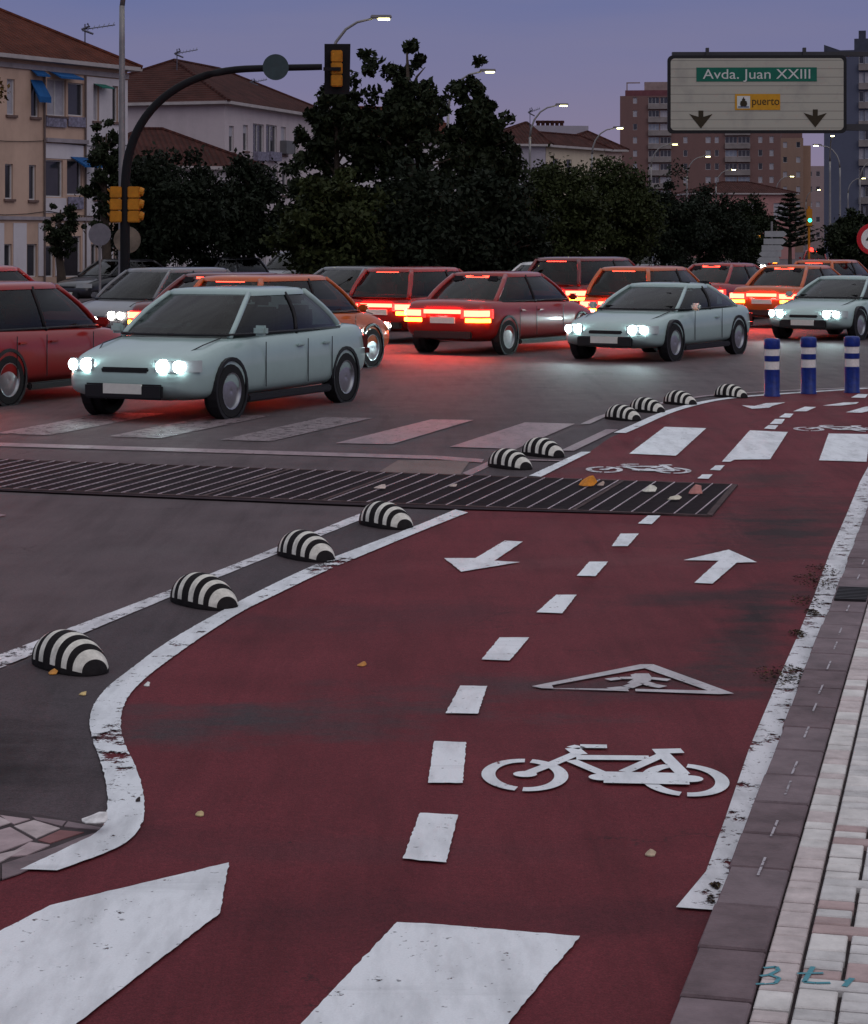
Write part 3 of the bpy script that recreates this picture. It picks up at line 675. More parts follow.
def car_parts(kind, paint, tail, head, amber, label, loc, rz, group=None):
    K = {'hatchback': dict(L=4.0, W=1.76, belt=.92, hood=.84, roof=1.48, ws=(1.02, .28), rw=(-1.92, -1.55), deck=.95),
         'saloon': dict(L=4.5, W=1.80, belt=.94, hood=.84, roof=1.44, ws=(1.15, .40), rw=(-1.65, -.95), deck=.97),
         'suv': dict(L=4.4, W=1.84, belt=1.05, hood=.98, roof=1.64, ws=(1.15, .5), rw=(-2.1, -1.8), deck=1.08),
         'coupe': dict(L=4.35, W=1.82, belt=.86, hood=.76, roof=1.27, ws=(.95, .12), rw=(-1.7, -.75), deck=.88),
         'roadster': dict(L=4.05, W=1.76, belt=.84, hood=.76, roof=1.17, ws=(.72, .2), rw=(-.9, -.8), deck=.86)}[kind]
    root = thing(kind + '_car' if kind not in ('roadster', 'suv') else {'roadster': 'open_roadster', 'suv': 'sport_utility_car'}[kind], label, 'car', loc, rz, group)
    L, W, hw = K['L'], K['W'], K['W'] / 2
    # lower body: stations (x, half width factor, sill z, top z)
    xf, xb = L / 2, -L / 2; wx, wr = K['ws'][0], K['rw'][0]
    st = [(xb, .80, .42, K['deck'] - .16), (xb + .06, .88, .32, K['deck'] - .05), (xb + .2, .96, .25, K['deck']), (wr if wr > xb + .3 else xb + .4, .99, .2, K['deck']), (-1.0, 1, .19, K['belt'] + .01), (0, 1, .18, K['belt']), (wx, 1, .19, K['belt'] - .03),
          (wx + .25, .99, .19, K['hood'] + .03), (xf - .45, .97, .2, K['hood'] - .05), (xf - .18, .92, .24, K['hood'] - .12), (xf - .05, .82, .3, K['hood'] - .22), (xf, .72, .38, K['hood'] - .32)]
    st = sorted(st, key=lambda s: s[0]); mb = MB(); rings = []
    for x, k, zs, zt in st:
        h = hw * k; ring = [(x, -h * .90, zs), (x, -h * .985, zs + (zt - zs) * .22), (x, -h, zs + (zt - zs) * .5), (x, -h * .975, zs + (zt - zs) * .8), (x, -h * .9, zt - .02), (x, -h * .8, zt), (x, 0, zt + .03)]
        ring += [(a, -b, c) for a, b, c in ring[-2::-1]]; rings.append(ring)
    n = len(rings[0]); mb.v = [p for r in rings for p in r]
    for i in range(len(rings) - 1):
        for j in range(n - 1):
            mb.f.append([i * n + j, (i + 1) * n + j, (i + 1) * n + j + 1, i * n + j + 1]); mb.m.append(0)
        mb.f.append([i * n + n - 1, (i + 1) * n + n - 1, (i + 1) * n, i * n]); mb.m.append(0)
    mb.f.append(list(range(n))); mb.m.append(0); o = (len(rings) - 1) * n; mb.f.append([o + j for j in range(n)][::-1]); mb.m.append(0)
    body = mb.build('body', paint, root, smooth=35, fix=True)
    sub = body.modifiers.new('sub', 'SUBSURF'); sub.levels = 2; sub.render_levels = 2
    # bumper trims, plates
    MB().box((xb - .015, 0, .36), (.08, W * .66, .13)).build('rear_bumper', M_trim, root, bevel=.02)
    MB().box((xf - .0, 0, .34), (.06, W * .56, .17)).build('grille', M_trim, root, bevel=.02)
    MB().box((xf - .03, 0, K['hood'] - .27), (.05, W * .34, .07)).build('upper_grille', M_trim, root, bevel=.015)
    for sg in (1, -1): MB().tube([(wx + .1, sg * hw * .74, K['hood'] + .065), (wx + .5, sg * hw * .74, K['hood'] + .0), (xf - .4, sg * hw * .66, K['hood'] - .075)], .007, 5).build('bonnet_seam', M_trim, root)
    MB().box((xb - .015, 0, .62), (.03, .5, .11)).build('number_plate', M_plate, root)
    MB().box((xf + .025, 0, .37), (.02, .5, .11)).build('number_plate', M_plate, root)
    # greenhouse
    rf = K['roof']; bz = K['belt'] - .04; (wa, wb), (ra_, rb_) = K['ws'], K['rw']
    if kind != 'roadster':
        base = [(wa, hw * .80), (wa - .25, hw * .86), (-.3, hw * .88), (ra_ + .2, hw * .86), (ra_, hw * .78)]
        top = [(wb, hw * .60), (wb - .15, hw * .66), (-.35, hw * .68), (rb_ + .15, hw * .66), (rb_, hw * .60)]
        bt = K['belt']
        MB().box((wa - .22, 0, bt + .0), (.34, hw * 1.45, .1)).build('dashboard', M_dash, root, bevel=.03)
        MB().box(((wa + ra_) / 2 - .25, 0, bt + .012), (wa - ra_ - .55, hw * 1.5, .03)).build('cabin_floor', M_dash, root)
        MB().lathe([(.165, -.012), (.18, 0), (.165, .012), (.15, 0), (.165, -.012)], 18, o=(wa - .52, .36, bt + .09), axis='X').build('steering_wheel', M_dash, root, smooth=True)
        for sg in (1, -1):
            for xq in (-.22, -1.05):
                if xq < ra_ + .35: continue
                sb = MB().box((xq, sg * .36, bt + .13), (.15, .5, .30)).build('seat', M_seat, root, bevel=.05)
                MB().box((xq - .02, sg * .36, bt + .37), (.1, .26, .15)).build('headrest', M_seat, sb, bevel=.04)
        def loop(prof, bow):
            half = [(prof[0][0] + bow, 0.0), (prof[0][0] + bow * .8, prof[0][1] * .5)] + prof + [(prof[-1][0] - bow * .5, prof[-1][1] * .5), (prof[-1][0] - bow * .6, 0.0)]
            return half + [(x, -y) for x, y in half[-2:0:-1]]
        lb_, lt_ = loop(base, .16), loop(top, .07); nn = len(lb_); NR = 6; vs = []; fs_ = []
        for k in range(NR + 1):
            t = k / NR; bul = 1 + .05 * math.sin(math.pi * t)
            vs += [(a[0] + (b[0] - a[0]) * t + .05 * math.sin(math.pi * t) * (1 if a[0] > 0 else -.6), (a[1] + (b[1] - a[1]) * t) * bul, bz + (rf - .05 - bz) * t) for a, b in zip(lb_, lt_)]
        fs_ = [(k * nn + i, k * nn + (i + 1) % nn, (k + 1) * nn + (i + 1) % nn, (k + 1) * nn + i) for k in range(NR) for i in range(nn)]
        MB().add(vs, fs_).build('windows', M_glass, root, smooth=50, fix=True)
        MB().tube([(x * 1.005, y * 1.012, bz + .035) for x, y in lb_ + lb_[:1]], .018, 6).build('belt_trim', M_trim, root, smooth=True)
        rt = MB(); sh = [(1.03, 1.04, -.075), (1.01, 1.02, -.03), (.96, .93, .0), (.8, .6, .018), (.4, .25, .024)]; xm = (top[0][0] + top[-1][0]) / 2; vs = []
        for kx, ky, dz in sh: vs += [(xm + (x - xm) * kx, y * ky, rf + dz) for x, y in lt_]
        rt.add(vs, [(k * nn + i, k * nn + (i + 1) % nn, (k + 1) * nn + (i + 1) % nn, (k + 1) * nn + i) for k in range(len(sh) - 1) for i in range(nn)] + [tuple((len(sh) - 1) * nn + i for i in range(nn))])
        rt.build('roof', paint, root, smooth=60, fix=True)
        for sg in (1, -1):
            for i in (0, 2, 4):
                p, q = base[i], top[i]; w_ = .035 if i < 4 else .05
                pp = []
                for k in range(6):
                    t = k / 5; bul = 1 + .05 * math.sin(math.pi * t)
                    pp.append((p[0] + (q[0] - p[0]) * t + .05 * math.sin(math.pi * t) * (1 if p[0] > 0 else -.6), sg * (p[1] + (q[1] - p[1]) * t) * bul, bz + (rf - .05 - bz) * t))
                MB().tube(pp, w_ * (.8 if i == 2 else 1), 6).build('pillar', M_trim if i == 2 else paint, root, smooth=True)
    else:
        fr = MB()
        fr.tube([(wa, -hw * .78, bz), (wb, -hw * .62, rf), (wb, hw * .62, rf), (wa, hw * .78, bz)], .028, 8)
        fr.build('windscreen_frame', M_trim, root, smooth=True)
        g_ = bpy.data.materials.get('windscreen_glass')
        if not g_:
            g_ = mat('windscreen_glass', (.8, .85, .85), .03, 0); g_.node_tree.nodes['Principled BSDF'].inputs['Transmission Weight'].default_value = 1; g_.node_tree.nodes['Principled BSDF'].inputs['IOR'].default_value = 1.05
        MB().add([(wa, -hw * .76, bz), (wa, hw * .76, bz), (wb, hw * .6, rf - .02), (wb, -hw * .6, rf - .02)], [(0, 1, 2, 3)]).build('windscreen', g_, root)
        MB().box((-.25, 0, K['belt'] + .02), (1.3, hw * 1.5, .03)).build('cockpit', M_trim, root, bevel=.01)
        for sg in (1, -1):
            MB().box((-.45, sg * .38, .93), (.2, .46, .36)).build('seat', mat('tan_leather', (.16, .1, .06), .6, .1), root, bevel=.05)
            MB().box((-.52, sg * .38, 1.14), (.1, .24, .14)).build('headrest', mat('tan_leather', (.16, .1, .06), .6, .1), root, bevel=.03)
    for sg in (1, -1):
        xs_ = (.62, -.42, -1.05) if kind not in ('roadster', 'coupe') else (.55, -.6)
        for xx in xs_: MB().box((xx, sg * (hw + .001), .58), (.012, .006, .52)).build('door_seam', M_trim, root)
        for xx in ((-.25, -.92) if kind not in ('roadster', 'coupe') else (-.42,)): MB().box((xx, sg * (hw * .985 + .008), K['belt'] - .17), (.16, .03, .03)).build('door_handle', paint, root, bevel=.008)
        MB().box((0, sg * (hw - .03), .21), (L - 2.45, .08, .09)).build('sill_trim', M_trim, root, bevel=.02)
    # lamps wrap the corners
    for sg in (1, -1):
        zt = K['deck'] - .16; zb_ = zt - .15
        def wrap(x0, y0, x1, y1, x2, y2, za, zc, e, d=-1):
            pts = [(x0, y0), (x1, y1), (x2, y2)]; m = MB(); vs = []
            for (x, y) in pts: vs += [(x, sg * y, za), (x, sg * y, zc)]
            ins = [(x - d * .05 if d else x, y * .9 if y > .3 else y, z) for x, y, z in vs]
            m.add(vs + ins, [(0, 2, 3, 1), (2, 4, 5, 3), (1, 3, 9, 7), (3, 5, 11, 9), (0, 6, 8, 2), (2, 8, 10, 4), (0, 1, 7, 6), (4, 10, 11, 5)]); return m
        wrap(xb - .025, hw * .42, xb - .005, hw * .82, xb + .2, hw * .99, zb_, zt, 0).build('tail_lamp', M_tailh if tail is M_tail else tail, root, fix=True)
        if tail is M_tail: wrap(xb - .032, hw * .5, xb - .012, hw * .82, xb + .1, hw * .965, zb_ + .03, zt - .015, 0).build('lit_element', M_tail, root, fix=True)
        wrap(xb - .02, hw * .52, xb + .0, hw * .83, xb + .12, hw * .975, zb_ - .075, zb_ - .01, 0).build('indicator', amber, root, fix=True)
        zt = K['hood'] - .15
        wrap(xf + .008, hw * .46, xf - .03, hw * .76, xf - .24, hw * .965, zt - .13, zt, 0, 1).build('head_lamp', M_clear, root, fix=True)
        if head is not M_clear:
            for yy, rr__ in ((.55, .075), (.76, .065)): MB().lathe([(0, .015), (rr__ * .6, .013), (rr__, 0), (rr__, -.06)], 16, o=(xf + .006 - .03 * (yy > .6), sg * hw * yy, zt - .065), axis='X').build('lit_lens', head, root, smooth=40)
        MB().box((wa - .28, sg * (hw + .07), K['belt'] + .04), (.1, .17, .12)).build('mirror', paint, root, bevel=.03)
    if tail is M_tail:
        MB().box((xb - .02, 0, K['deck'] - .2), (.03, hw * .84, .07)).build('light_bar', M_tail, root)
        if kind != 'roadster': MB().box((rb_ - .04, 0, rf - .07), (.03, .5, .03)).build('brake_light', M_tail, root)
    for x in (xf - .85, xb + .8):
        for sg in (1, -1):
            wh = MB().lathe([(.2, -.1), (.295, -.1), (.315, -.07), (.315, .07), (.295, .1), (.2, .1)], 24, axis='Y').build('wheel', M_tyre, root, smooth=40); wh.location = (x, sg * (hw - .105), .315)
            MB().lathe([(.0, .085 * sg), (.06, .095 * sg), (.2, .07 * sg), (.21, .102 * sg), (.2, .1 * sg)], 20, axis='Y').build('rim', M_rim, wh, smooth=40)
            MB().lathe([(.365, (hw - .12) * sg), (.365, (hw + .002) * sg), (.325, (hw + .002) * sg), (.325, (hw - .1) * sg)], 24, o=(x, 0, .335), axis='Y').build('wheel_arch', M_trim, root)
    return root

Q = [(-8.5, 11), (-3.15, 22.5), (-.44, 28.4), (2.6, 33.9), (8.86, 44.3), (16, 55), (22, 64)]
def path(s, o):
    s += math.hypot(5.35, 11.5); acc = 0
    for i, (a, b) in enumerate(zip(Q, Q[1:])):
        a, b = Vector(a), Vector(b); l = (b - a).length
        if acc + l >= s or i == len(Q) - 2:
            t = (b - a) / l; p = a + t * (s - acc); nrm = Vector((-t.y, t.x))
            return p + nrm * o, math.atan2(t.y, t.x)
        acc += l
proto = {}
def traffic(kind, o, s, away, paint, label, cold=False, lit=True):
    p, a = path(s, o); rz = a if away else a + math.pi
    place_car(kind, p, rz, away, paint, label, cold, lit)
def place_car(kind, p, rz, away, paint, label, cold=False, lit=True):
    key = (kind, paint.name, away, cold, lit)
    loc = (p[0], p[1], 0)
    if key in proto: return dup(proto[key], loc, rz, label)
    kd = {(k[0]): v for k, v in proto.items() if k[2:] == key[2:]}
    if kind in kd:
        src = kd[kind]; old = [c for c in src.children if c.name.startswith('body')][0].material_slots[0].material
        proto[key] = dup(src, loc, rz, label, swap={old: paint}); return proto[key]
    tail = M_tail if (lit and away) else M_lampoff; amb = M_amber if (lit and away) else M_lampoff
    head = (M_headc if cold else M_head) if lit else M_clear
    proto[key] = car_parts(kind, paint, tail, head, amb, label, loc, rz, 'cars in the evening traffic')
    return proto[key]
pale = carpaint('pale_teal_car_paint', (.32, .43, .41)); red = M_body0; orange = carpaint('orange_car_paint', (.45, .085, .012)); dred = carpaint('dark_red_car_paint', (.12, .008, .009))  # body colours take over the teal, red and orange of the lamp streaks
dark = carpaint('black_car_paint', (.02, .02, .024)); grey = carpaint('grey_car_paint', (.12, .12, .13)); white = carpaint('white_car_paint', (.6, .6, .6))
traffic('saloon', .95, 3.6, False, pale, 'pale teal saloon with lit headlamps, nearest car, by the zebra crossing', cold=True)
traffic('coupe', .95, 17.0, False, pale, 'low pale teal coupe with lit headlamps, next behind the pale saloon', cold=True)
traffic('coupe', .95, 26.0, False, pale, 'low pale teal coupe behind the three blue bollards', cold=True)
traffic('hatchback', 4.4, 4.0, True, red, 'red hatchback with lit tail lamps at the left edge of the picture')
traffic('hatchback', 4.4, 10.6, True, orange, 'orange hatchback with lit tail lamps, directly ahead of the leftmost red hatchback')
traffic('saloon', 4.4, 17.6, True, red, 'red saloon with lit tail lamps, third car of the nearer red queue')
traffic('hatchback', 4.4, 24.2, True, orange, 'orange hatchback with lit tail lamps, fourth car of the nearer red queue')
traffic('saloon', 4.4, 31.5, True, orange, 'orange saloon with lit tail lamps, front of the nearer red queue')
traffic('suv', 7.8, 7.0, True, red, 'tall red sport utility car with lit tail lamps in the farther lane')
traffic('saloon', 7.8, 14.0, True, dred, 'dark red saloon with lit tail lamps in the farther lane')
traffic('hatchback', 7.8, 20.5, True, red, 'red hatchback with lit tail lamps in the farther lane, ahead of the dark red saloon')
traffic('suv', 7.8, 27.5, True, dred, 'tall dark red sport utility car with lit tail lamps')
traffic('saloon', 7.8, 34.5, True, red, 'red saloon with lit tail lamps far ahead in the farther lane')
traffic('hatchback', 7.8, 41.5, True, orange, 'orange hatchback with lit tail lamps, farthest right of the queues')
traffic('saloon', 11.3, 9, False, dark, 'black saloon facing the camera with white headlamps, leftmost oncoming car')
traffic('hatchback', 11.3, 16, False, grey, 'grey hatchback facing the camera with white headlamps')
traffic('saloon', 11.3, 23, False, grey, 'grey saloon facing the camera with white headlamps')
traffic('hatchback', 11.3, 31, False, white, 'white hatchback facing the camera with white headlamps')
for (px, d, rz, kind, paint, lb) in ((120, 70, .9, 'saloon', dark, 'parked black saloon below the traffic signal post'), (215, 73, .9, 'hatchback', dark, 'parked dark hatchback by the white railing'), (300, 78, .95, 'suv', grey, 'parked grey sport utility car under the left trees')):
    place_car(kind, ((px - PX) * d / F, d), rz + math.pi, False, paint, lb, lit=False)
for (px, d, kind, paint, lb) in ((560, 100, 'saloon', grey, 'far grey saloon with bright headlamps below the middle trees'), (585, 104, 'hatchback', white, 'far white hatchback with bright headlamps below the middle trees'), (640, 112, 'hatchback', grey, 'far grey hatchback with bright headlamps below the dark trees'), (662, 120, 'saloon', white, 'far white saloon with bright headlamps below the dark trees'), (752, 125, 'saloon', dark, 'far black saloon with bright headlamps near the stacked direction signs')):
    place_car(kind, ((px - PX) * d / F, d), R(262), False, paint, lb)
for (px, d, lb) in ((765, 150, 'far red hatchback with lit tail lamps on the avenue, left one'), (815, 140, 'far red hatchback with lit tail lamps on the avenue, right one')):
    place_car('hatchback', ((px - PX) * d / F, d), R(80), True, red, lb)
def beam(o, s, col, e, name):
    p, a = path(s, o)
    for sg in (-.6, .6):
        t = Vector((math.cos(a), math.sin(a))); n = Vector((-t.y, t.x)); q = p - t * 2.12 + n * sg
        l = bpy.data.lights.new('headlamp_beam', 'SPOT'); l.energy = e; l.color = col; l.spot_size = R(100); l.spot_blend = .9; l.shadow_soft_size = .08
        ob = bpy.data.objects.new('headlamp_beam', l); C.objects.link(ob); ob.location = (q.x, q.y, .62)
        d = Vector((-t.x, -t.y, -.06)); ob.rotation_euler = d.to_track_quat('-Z', 'Y').to_euler()
for s_ in (3.6, 17, 26): beam(.95, s_, (.72, .98, 1), 200, '')
def glow(o, s):
    p, a = path(s, o); t = Vector((math.cos(a), math.sin(a))); q = p - t * 2.35
    l = bpy.data.lights.new('tail_lamp_glow', 'AREA'); l.shape = 'RECTANGLE'; l.size = 1.5; l.size_y = .2; l.energy = 62; l.color = (1, .06, .04)
    ob = bpy.data.objects.new('tail_lamp_glow', l); C.objects.link(ob); ob.location = (q.x, q.y, .75)
    ob.rotation_euler = Vector((-t.x, -t.y, -.35)).to_track_quat('-Z', 'Y').to_euler()
for s_ in (4, 10.6, 17.6, 24.2, 31.5): glow(4.4, s_)
for s_ in (7, 14, 20.5, 27.5, 34.5): glow(7.8, s_)

# ------------------------------------------------------------------ far setting
M_pave = mat('far_pavement_stone', (.16, .14, .145), .85, .3, .6)
struct(MB().prism([(-60, 58), (-13.5, 74), (-9, 92), (3, 175), (-60, 175)], .001, .13).build('left_pavement', M_pave))
struct(MB().prism([(-9.5, 60), (-5, 57.5), (-2.5, 62), (24, 190), (60, 400), (50, 400), (14, 190), (-6, 76)], .001, .13).build('central_reservation', mat('verge', (.06, .06, .045), .9, .4, .8)))

# ------------------------------------------------------------------ buildings
M_pane = mat('window_glass', (.03, .032, .04), .12, .3, .7, spec=.7); M_frame = mat('window_frame_white', (.5, .49, .5), .6, .1, 5)
M_shutter = mat('grey_shutter', (.33, .32, .36), .7, .15, 3); M_sill = mat('sill_brown', (.14, .09, .08), .8, .2, 4)
M_tileA = tile_mat('roof_tiles_brown', (.10, .028, .017)); M_tileB = tile_mat('roof_tiles_dark', (.06, .021, .018))
M_awn = mat('blue_awning', (.01, .075, .22), .8, .15, 3); M_awng = mat('green_awning', (.02, .13, .10), .8, .15, 3)
M_lit = mat('lit_window', (.3, .2, .08), .5, 0, emis=(1, .62, .22), estr=.35)

def facade_grid(mb, x0, x1, z0, z1, ops, T, rec=.14, mi=0):
    xs = sorted({x0, x1} | {v for o in ops for v in (o[0], o[2]) if x0 < v < x1}); zs = sorted({z0, z1} | {v for o in ops for v in (o[1], o[3]) if z0 < v < z1})
    for a, b in zip(xs, xs[1:]):
        for c, d in zip(zs, zs[1:]):
            cx, cz = (a + b) / 2, (c + d) / 2
            if not any(o[0] < cx < o[2] and o[1] < cz < o[3] for o in ops):
                mb.add([T(a, 0, c), T(b, 0, c), T(b, 0, d), T(a, 0, d)], [(0, 1, 2, 3)], mi)
    for o in ops:
        a, c, b, d = o[:4]
        mb.add([T(a, 0, c), T(b, 0, c), T(b, 0, d), T(a, 0, d), T(a, rec, c), T(b, rec, c), T(b, rec, d), T(a, rec, d)], [(0, 4, 5, 1), (1, 5, 6, 2), (2, 6, 7, 3), (3, 7, 4, 0)], mi)

def window(root, T, o, rec=.14, pane=None, style='sash'):
    a, c, b, d = o[:4]; m = MB(); f = .05; y = rec
    def bx(x0, z0, x1, z1, y0, y1, mm):
        p = [T(x, yy, z) for yy in (y0, y1) for x, z in ((x0, z0), (x1, z0), (x1, z1), (x0, z1))]
        mm.add(p, [(0, 1, 2, 3), (7, 6, 5, 4), (0, 4, 5, 1), (1, 5, 6, 2), (2, 6, 7, 3), (3, 7, 4, 0)])
    for r in ((a, c, a + f, d), (b - f, c, b, d), (a + f, c, b - f, c + f), (a + f, d - f, b - f, d)): bx(*r, y - .05, y + .02, m)
    nx = max(1, round((b - a) / .75))
    for k in range(1, nx): xx = a + (b - a) * k / nx; bx(xx - f / 2, c + f, xx + f / 2, d - f, y - .045, y + .02, m)
    fr = m.build('window', M_frame, root, fix=True)
    p = MB().add([T(a, y, c), T(b, y, c), T(b, y, d), T(a, y, d)], [(0, 1, 2, 3)]).build('pane', pane or M_pane, fr)
    if style == 'shutter':
        s = MB(); hh = d - (d - c) * random.uniform(.25, .7); bx(a + f, hh, b - f, d - f, y - .04, y - .005, s); s.build('shutter', M_shutter, fr, fix=True)
    if style != 'plain':
        s = MB(); bx(a - .08, c - .1, b + .08, c - .001, -.10, .03, s); s.build('sill', M_sill, fr, fix=True)
    return fr

def hip_roof(root, L, D, z, h, m, ov=.45, flip=False):
    mb = MB(); a = [(-ov, -ov, z), (L + ov, -ov, z), (L + ov, D + ov, z), (-ov, D + ov, z)]; b = [(x, y, z + .16) for x, y, _ in a]
    r0, r1 = (D / 2, D / 2, z + h), (max(L - D / 2, D / 2 + .1), D / 2, z + h)
    mb.add(a + b, [(3, 2, 1, 0), (0, 1, 5, 4), (1, 2, 6, 5), (2, 3, 7, 6), (3, 0, 4, 7)], 1)
    mb.add(b + [r0, r1], [(0, 1, 5, 4), (1, 2, 5), (2, 3, 4, 5), (3, 0, 4)], 0)
    rt = mb.build('roof', [m, mat('eave_cream', (.36, .33, .33), .8, .15, 2)], root)
    rg = MB(); 
    for p, q in ((b[0], r0), (b[3], r0), (b[1], r1), (b[2], r1), (r0, r1)): rg.tube([p, q], .1, 6)
    rg.build('ridge_tiles', m, rt)
    return rt

def house(name, label, cat, corner, u, L, D, ze, h, wallm, roofm, front=(), end=(), styles=('sash',), flat=False, group=None, pane=None):
    u = Vector(u).normalized(); rz = math.atan2(u.y, u.x); root = thing(name, label, cat, (corner[0], corner[1], 0), rz, group)
    T = lambda x, y, z: (x, y, z); TE = lambda x, y, z: (y, D - x, z)
    mb = MB(); facade_grid(mb, 0, L, 0, ze, list(front), T); facade_grid(mb, 0, D, 0, ze, list(end), TE)
    mb.add([(L, 0, 0), (L, D, 0), (L, D, ze), (L, 0, ze)], [(0, 1, 2, 3)]); mb.add([(L, D, 0), (0, D, 0), (0, D, ze), (L, D, ze)], [(0, 1, 2, 3)])
    if flat: mb.add([(0, 0, ze - .3), (L, 0, ze - .3), (L, D, ze - .3), (0, D, ze - .3)], [(0, 1, 2, 3)])
    mb.build('wall', wallm, root)
    for i, o in enumerate(front): window(root, T, o, style=o[4] if len(o) > 4 else styles[i % len(styles)], pane=o[5] if len(o) > 5 else pane)
    for i, o in enumerate(end): window(root, TE, o, style=styles[i % len(styles)], pane=pane)
    if not flat: hip_roof(root, L, D, ze, h, roofm)
    return root, u
def fx(corner, u, px, py):                       # point of a facade plane (through corner, along u) seen at a photo spot -> (along, height)
    u = Vector(u).normalized(); n = Vector((u.y, -u.x)); r = Vector(((px - PX) / F, 1)); t = Vector(corner[:2]).dot(n) / r.dot(n)
    p = r * t; return ((p - Vector(corner[:2])).dot(u), H - (py - YH) * t / F)
def frect(c, u, x0, y0, x1, y1, *ex):
    a, d = fx(c, u, x0, y0); b, e = fx(c, u, x1, y1); d = fx(c, u, (x0 + x1) / 2, y0)[1]; e = fx(c, u, (x0 + x1) / 2, y1)[1]
    return (a, e, b, d, *ex)

# left apartment house
u1 = Vector((.53, .85)).normalized(); cB = Vector((-13.0, 92)); c1 = cB - u1 * 15
fr1 = [frect(c1, u1, *r) for r in ((7, 79, 15, 115, 'sash', M_shutter), (31, 82, 39, 117, 'sash'), (47, 79, 66, 116, 'sash', M_shutter), (68, 83, 84, 116, 'plain'), (93, 84, 99, 121, 'sash', M_shutter), (112, 86, 118, 122, 'sash'),
      (5, 164, 13, 199, 'sash'), (29, 165, 36, 200, 'sash'), (45, 160, 63, 197, 'plain'), (67, 160, 82, 195, 'plain', M_pane), (94, 165, 101, 199, 'sash'), (112, 166, 118, 200, 'sash'),
      (4, 244, 12, 277, 'plain'), (27, 244, 37, 277, 'plain'), (44, 246, 54, 277, 'plain'), (64, 236, 81, 277, 'plain', mat('dark_arch', (.025, .022, .028), .9, .2)), (91, 244, 97, 277, 'plain'), (107, 246, 115, 277, 'plain'))]
b1, _ = house('apartment_house', 'salmon and white three-storey apartment house with brown tiled roof at far left', 'house', c1, u1, 15, 8, 9.25, 2.6, wall_mat('salmon_render', (.47, .325, .25), .5), M_tileA, fr1)
gw = MB(); x0 = fx(c1, u1, 0, 240)[0]
for a, b in ((-.02, 15.02),):
    gw.box(((a + b) / 2, -.06, 2.95), (b - a, .1, .14)); gw.box(((a + b) / 2, -.045, 9.0), (b - a, .08, .2))
gw.build('cornice', mat('cornice_grey', (.26, .23, .25), .8, .2, 2), b1)
wp = MB(); xa, za = fx(c1, u1, 88, 75); wp.box(((xa + 15) / 2, -.012, (9.25 + 3.05) / 2 - .15), (15 - xa, .02, 5.7)); 
# white panels beside the loggia and ground floor in white
def fbox(root, name, r, m, y0, y1, c, u):
    a, e, b, d = frect(c, u, *r)[:4]; MB().box(((a + b) / 2, (y0 + y1) / 2, (d + e) / 2), (b - a, abs(y1 - y0), d - e)).build(name, m, root)
Mwr = wall_mat('white_render', (.50, .47, .50), .35)
skin = MB(); facade_grid(skin, fx(c1, u1, 85.5, 100)[0], 15, 3.05, 8.85, [o for o in fr1 if o[0] > fx(c1, u1, 86, 100)[0]], lambda x, y, z: (x, y - .02, z), .02); skin.build('white_wall', Mwr, b1, fix=True)
for r in ((45, 144, 83, 159), (45, 198, 66, 213)): fbox(b1, 'wall_panel', r, Mwr, -.03, -.002, c1, u1)
for r in ((-5, 223, 3.5, 276), (13, 223, 26, 276), (38, 223, 43, 276), (55, 223, 63, 276), (82.5, 223, 90, 276), (98, 223, 106, 276), (116, 223, 126, 276)): fbox(b1, 'ground_floor_pier', r, Mwr, -.04, -.002, c1, u1)
for r in ((45, 117, 65, 127), (67, 117, 84, 127), (67, 197, 82, 209)): fbox(b1, 'balcony_parapet', r, mat('lattice_parapet', (.17, .16, .22), .8, .5, 7), -.10, -.035, c1, u1)
fbox(b1, 'balcony_cornice', (44, 139, 86, 143), mat('cornice_grey', (0, 0, 0)), -.18, -.035, c1, u1)
for px in (43.5, 84.5):
    a = fx(c1, u1, px, 150)[0]; MB().tube([(a, -.07, .2), (a, -.07, 8.9)], .045, 6).build('downpipe', mat('pipe_brown', (.12, .09, .085), .7, .1), b1)
for z0_, sg_ in ((6.1, .12), (3.25, .18)): MB().tube([(15 * k / 12, -.05, z0_ - sg_ * math.sin(math.pi * (k % 4) / 4)) for k in range(13)], .014, 5).build('cable', mat('cable_black', (.02, .02, .02), .7, 0), b1)
def awning(root, r, m, out=.7):
    a, e, b, d = frect(c1, u1, *r)[:4]; mb = MB()
    mb.add([(a, -.02, d), (b, -.02, d), (b, -out, e + (d - e) * .25), (a, -out, e + (d - e) * .25), (b, -out, e), (a, -out, e)], [(0, 3, 2, 1), (3, 5, 4, 2), (0, 5, 3), (1, 2, 4)]); mb.build('awning', m, root)
awning(b1, (48, 72, 71, 80), M_awn); awning(b1, (30, 70, 43, 77), M_awn, .4); awning(b1, (30, 80, 42, 103), M_awn, .5); awning(b1, (93, 84, 105, 89), M_awng, .5); awning(b1, (70, 157, 88, 168), M_awn, .8)

# second house with tiled hip roof
c2 = (-11.1, 115); u2 = Vector((.3, .954)).normalized()
fr2 = [frect(c2, u2, *r) for r in ((229, 126, 234, 152, 'shutter'), (243, 125, 248, 151, 'shutter'), (253, 124, 264, 158, 'plain'), (266, 125, 277, 158, 'plain'), (281, 127, 286, 155, 'shutter'), (294, 129, 298, 155, 'shutter'), (229, 172, 234, 195, 'sash'), (254, 172, 264, 200, 'plain'), (267, 172, 278, 200, 'plain'), (282, 172, 287, 195, 'sash'), (295, 172, 300, 195, 'sash'), (283, 222, 300, 262, 'plain'))]
b2, _ = house('apartment_house', 'pale three-storey house with dark hipped tile roof behind the signal arm', 'house', c2, u2, 17, 10.6, 9.3, 2.9, wall_mat('pinkish_white_render', (.46, .40, .42), .3), M_tileB, fr2)
for px in (283,):
    fbox(b2, 'air_conditioner', (280, 141, 288, 154), mat('ac_grey', (.12, .12, .13), .6, .1), -.4, -.01, c2, u2)
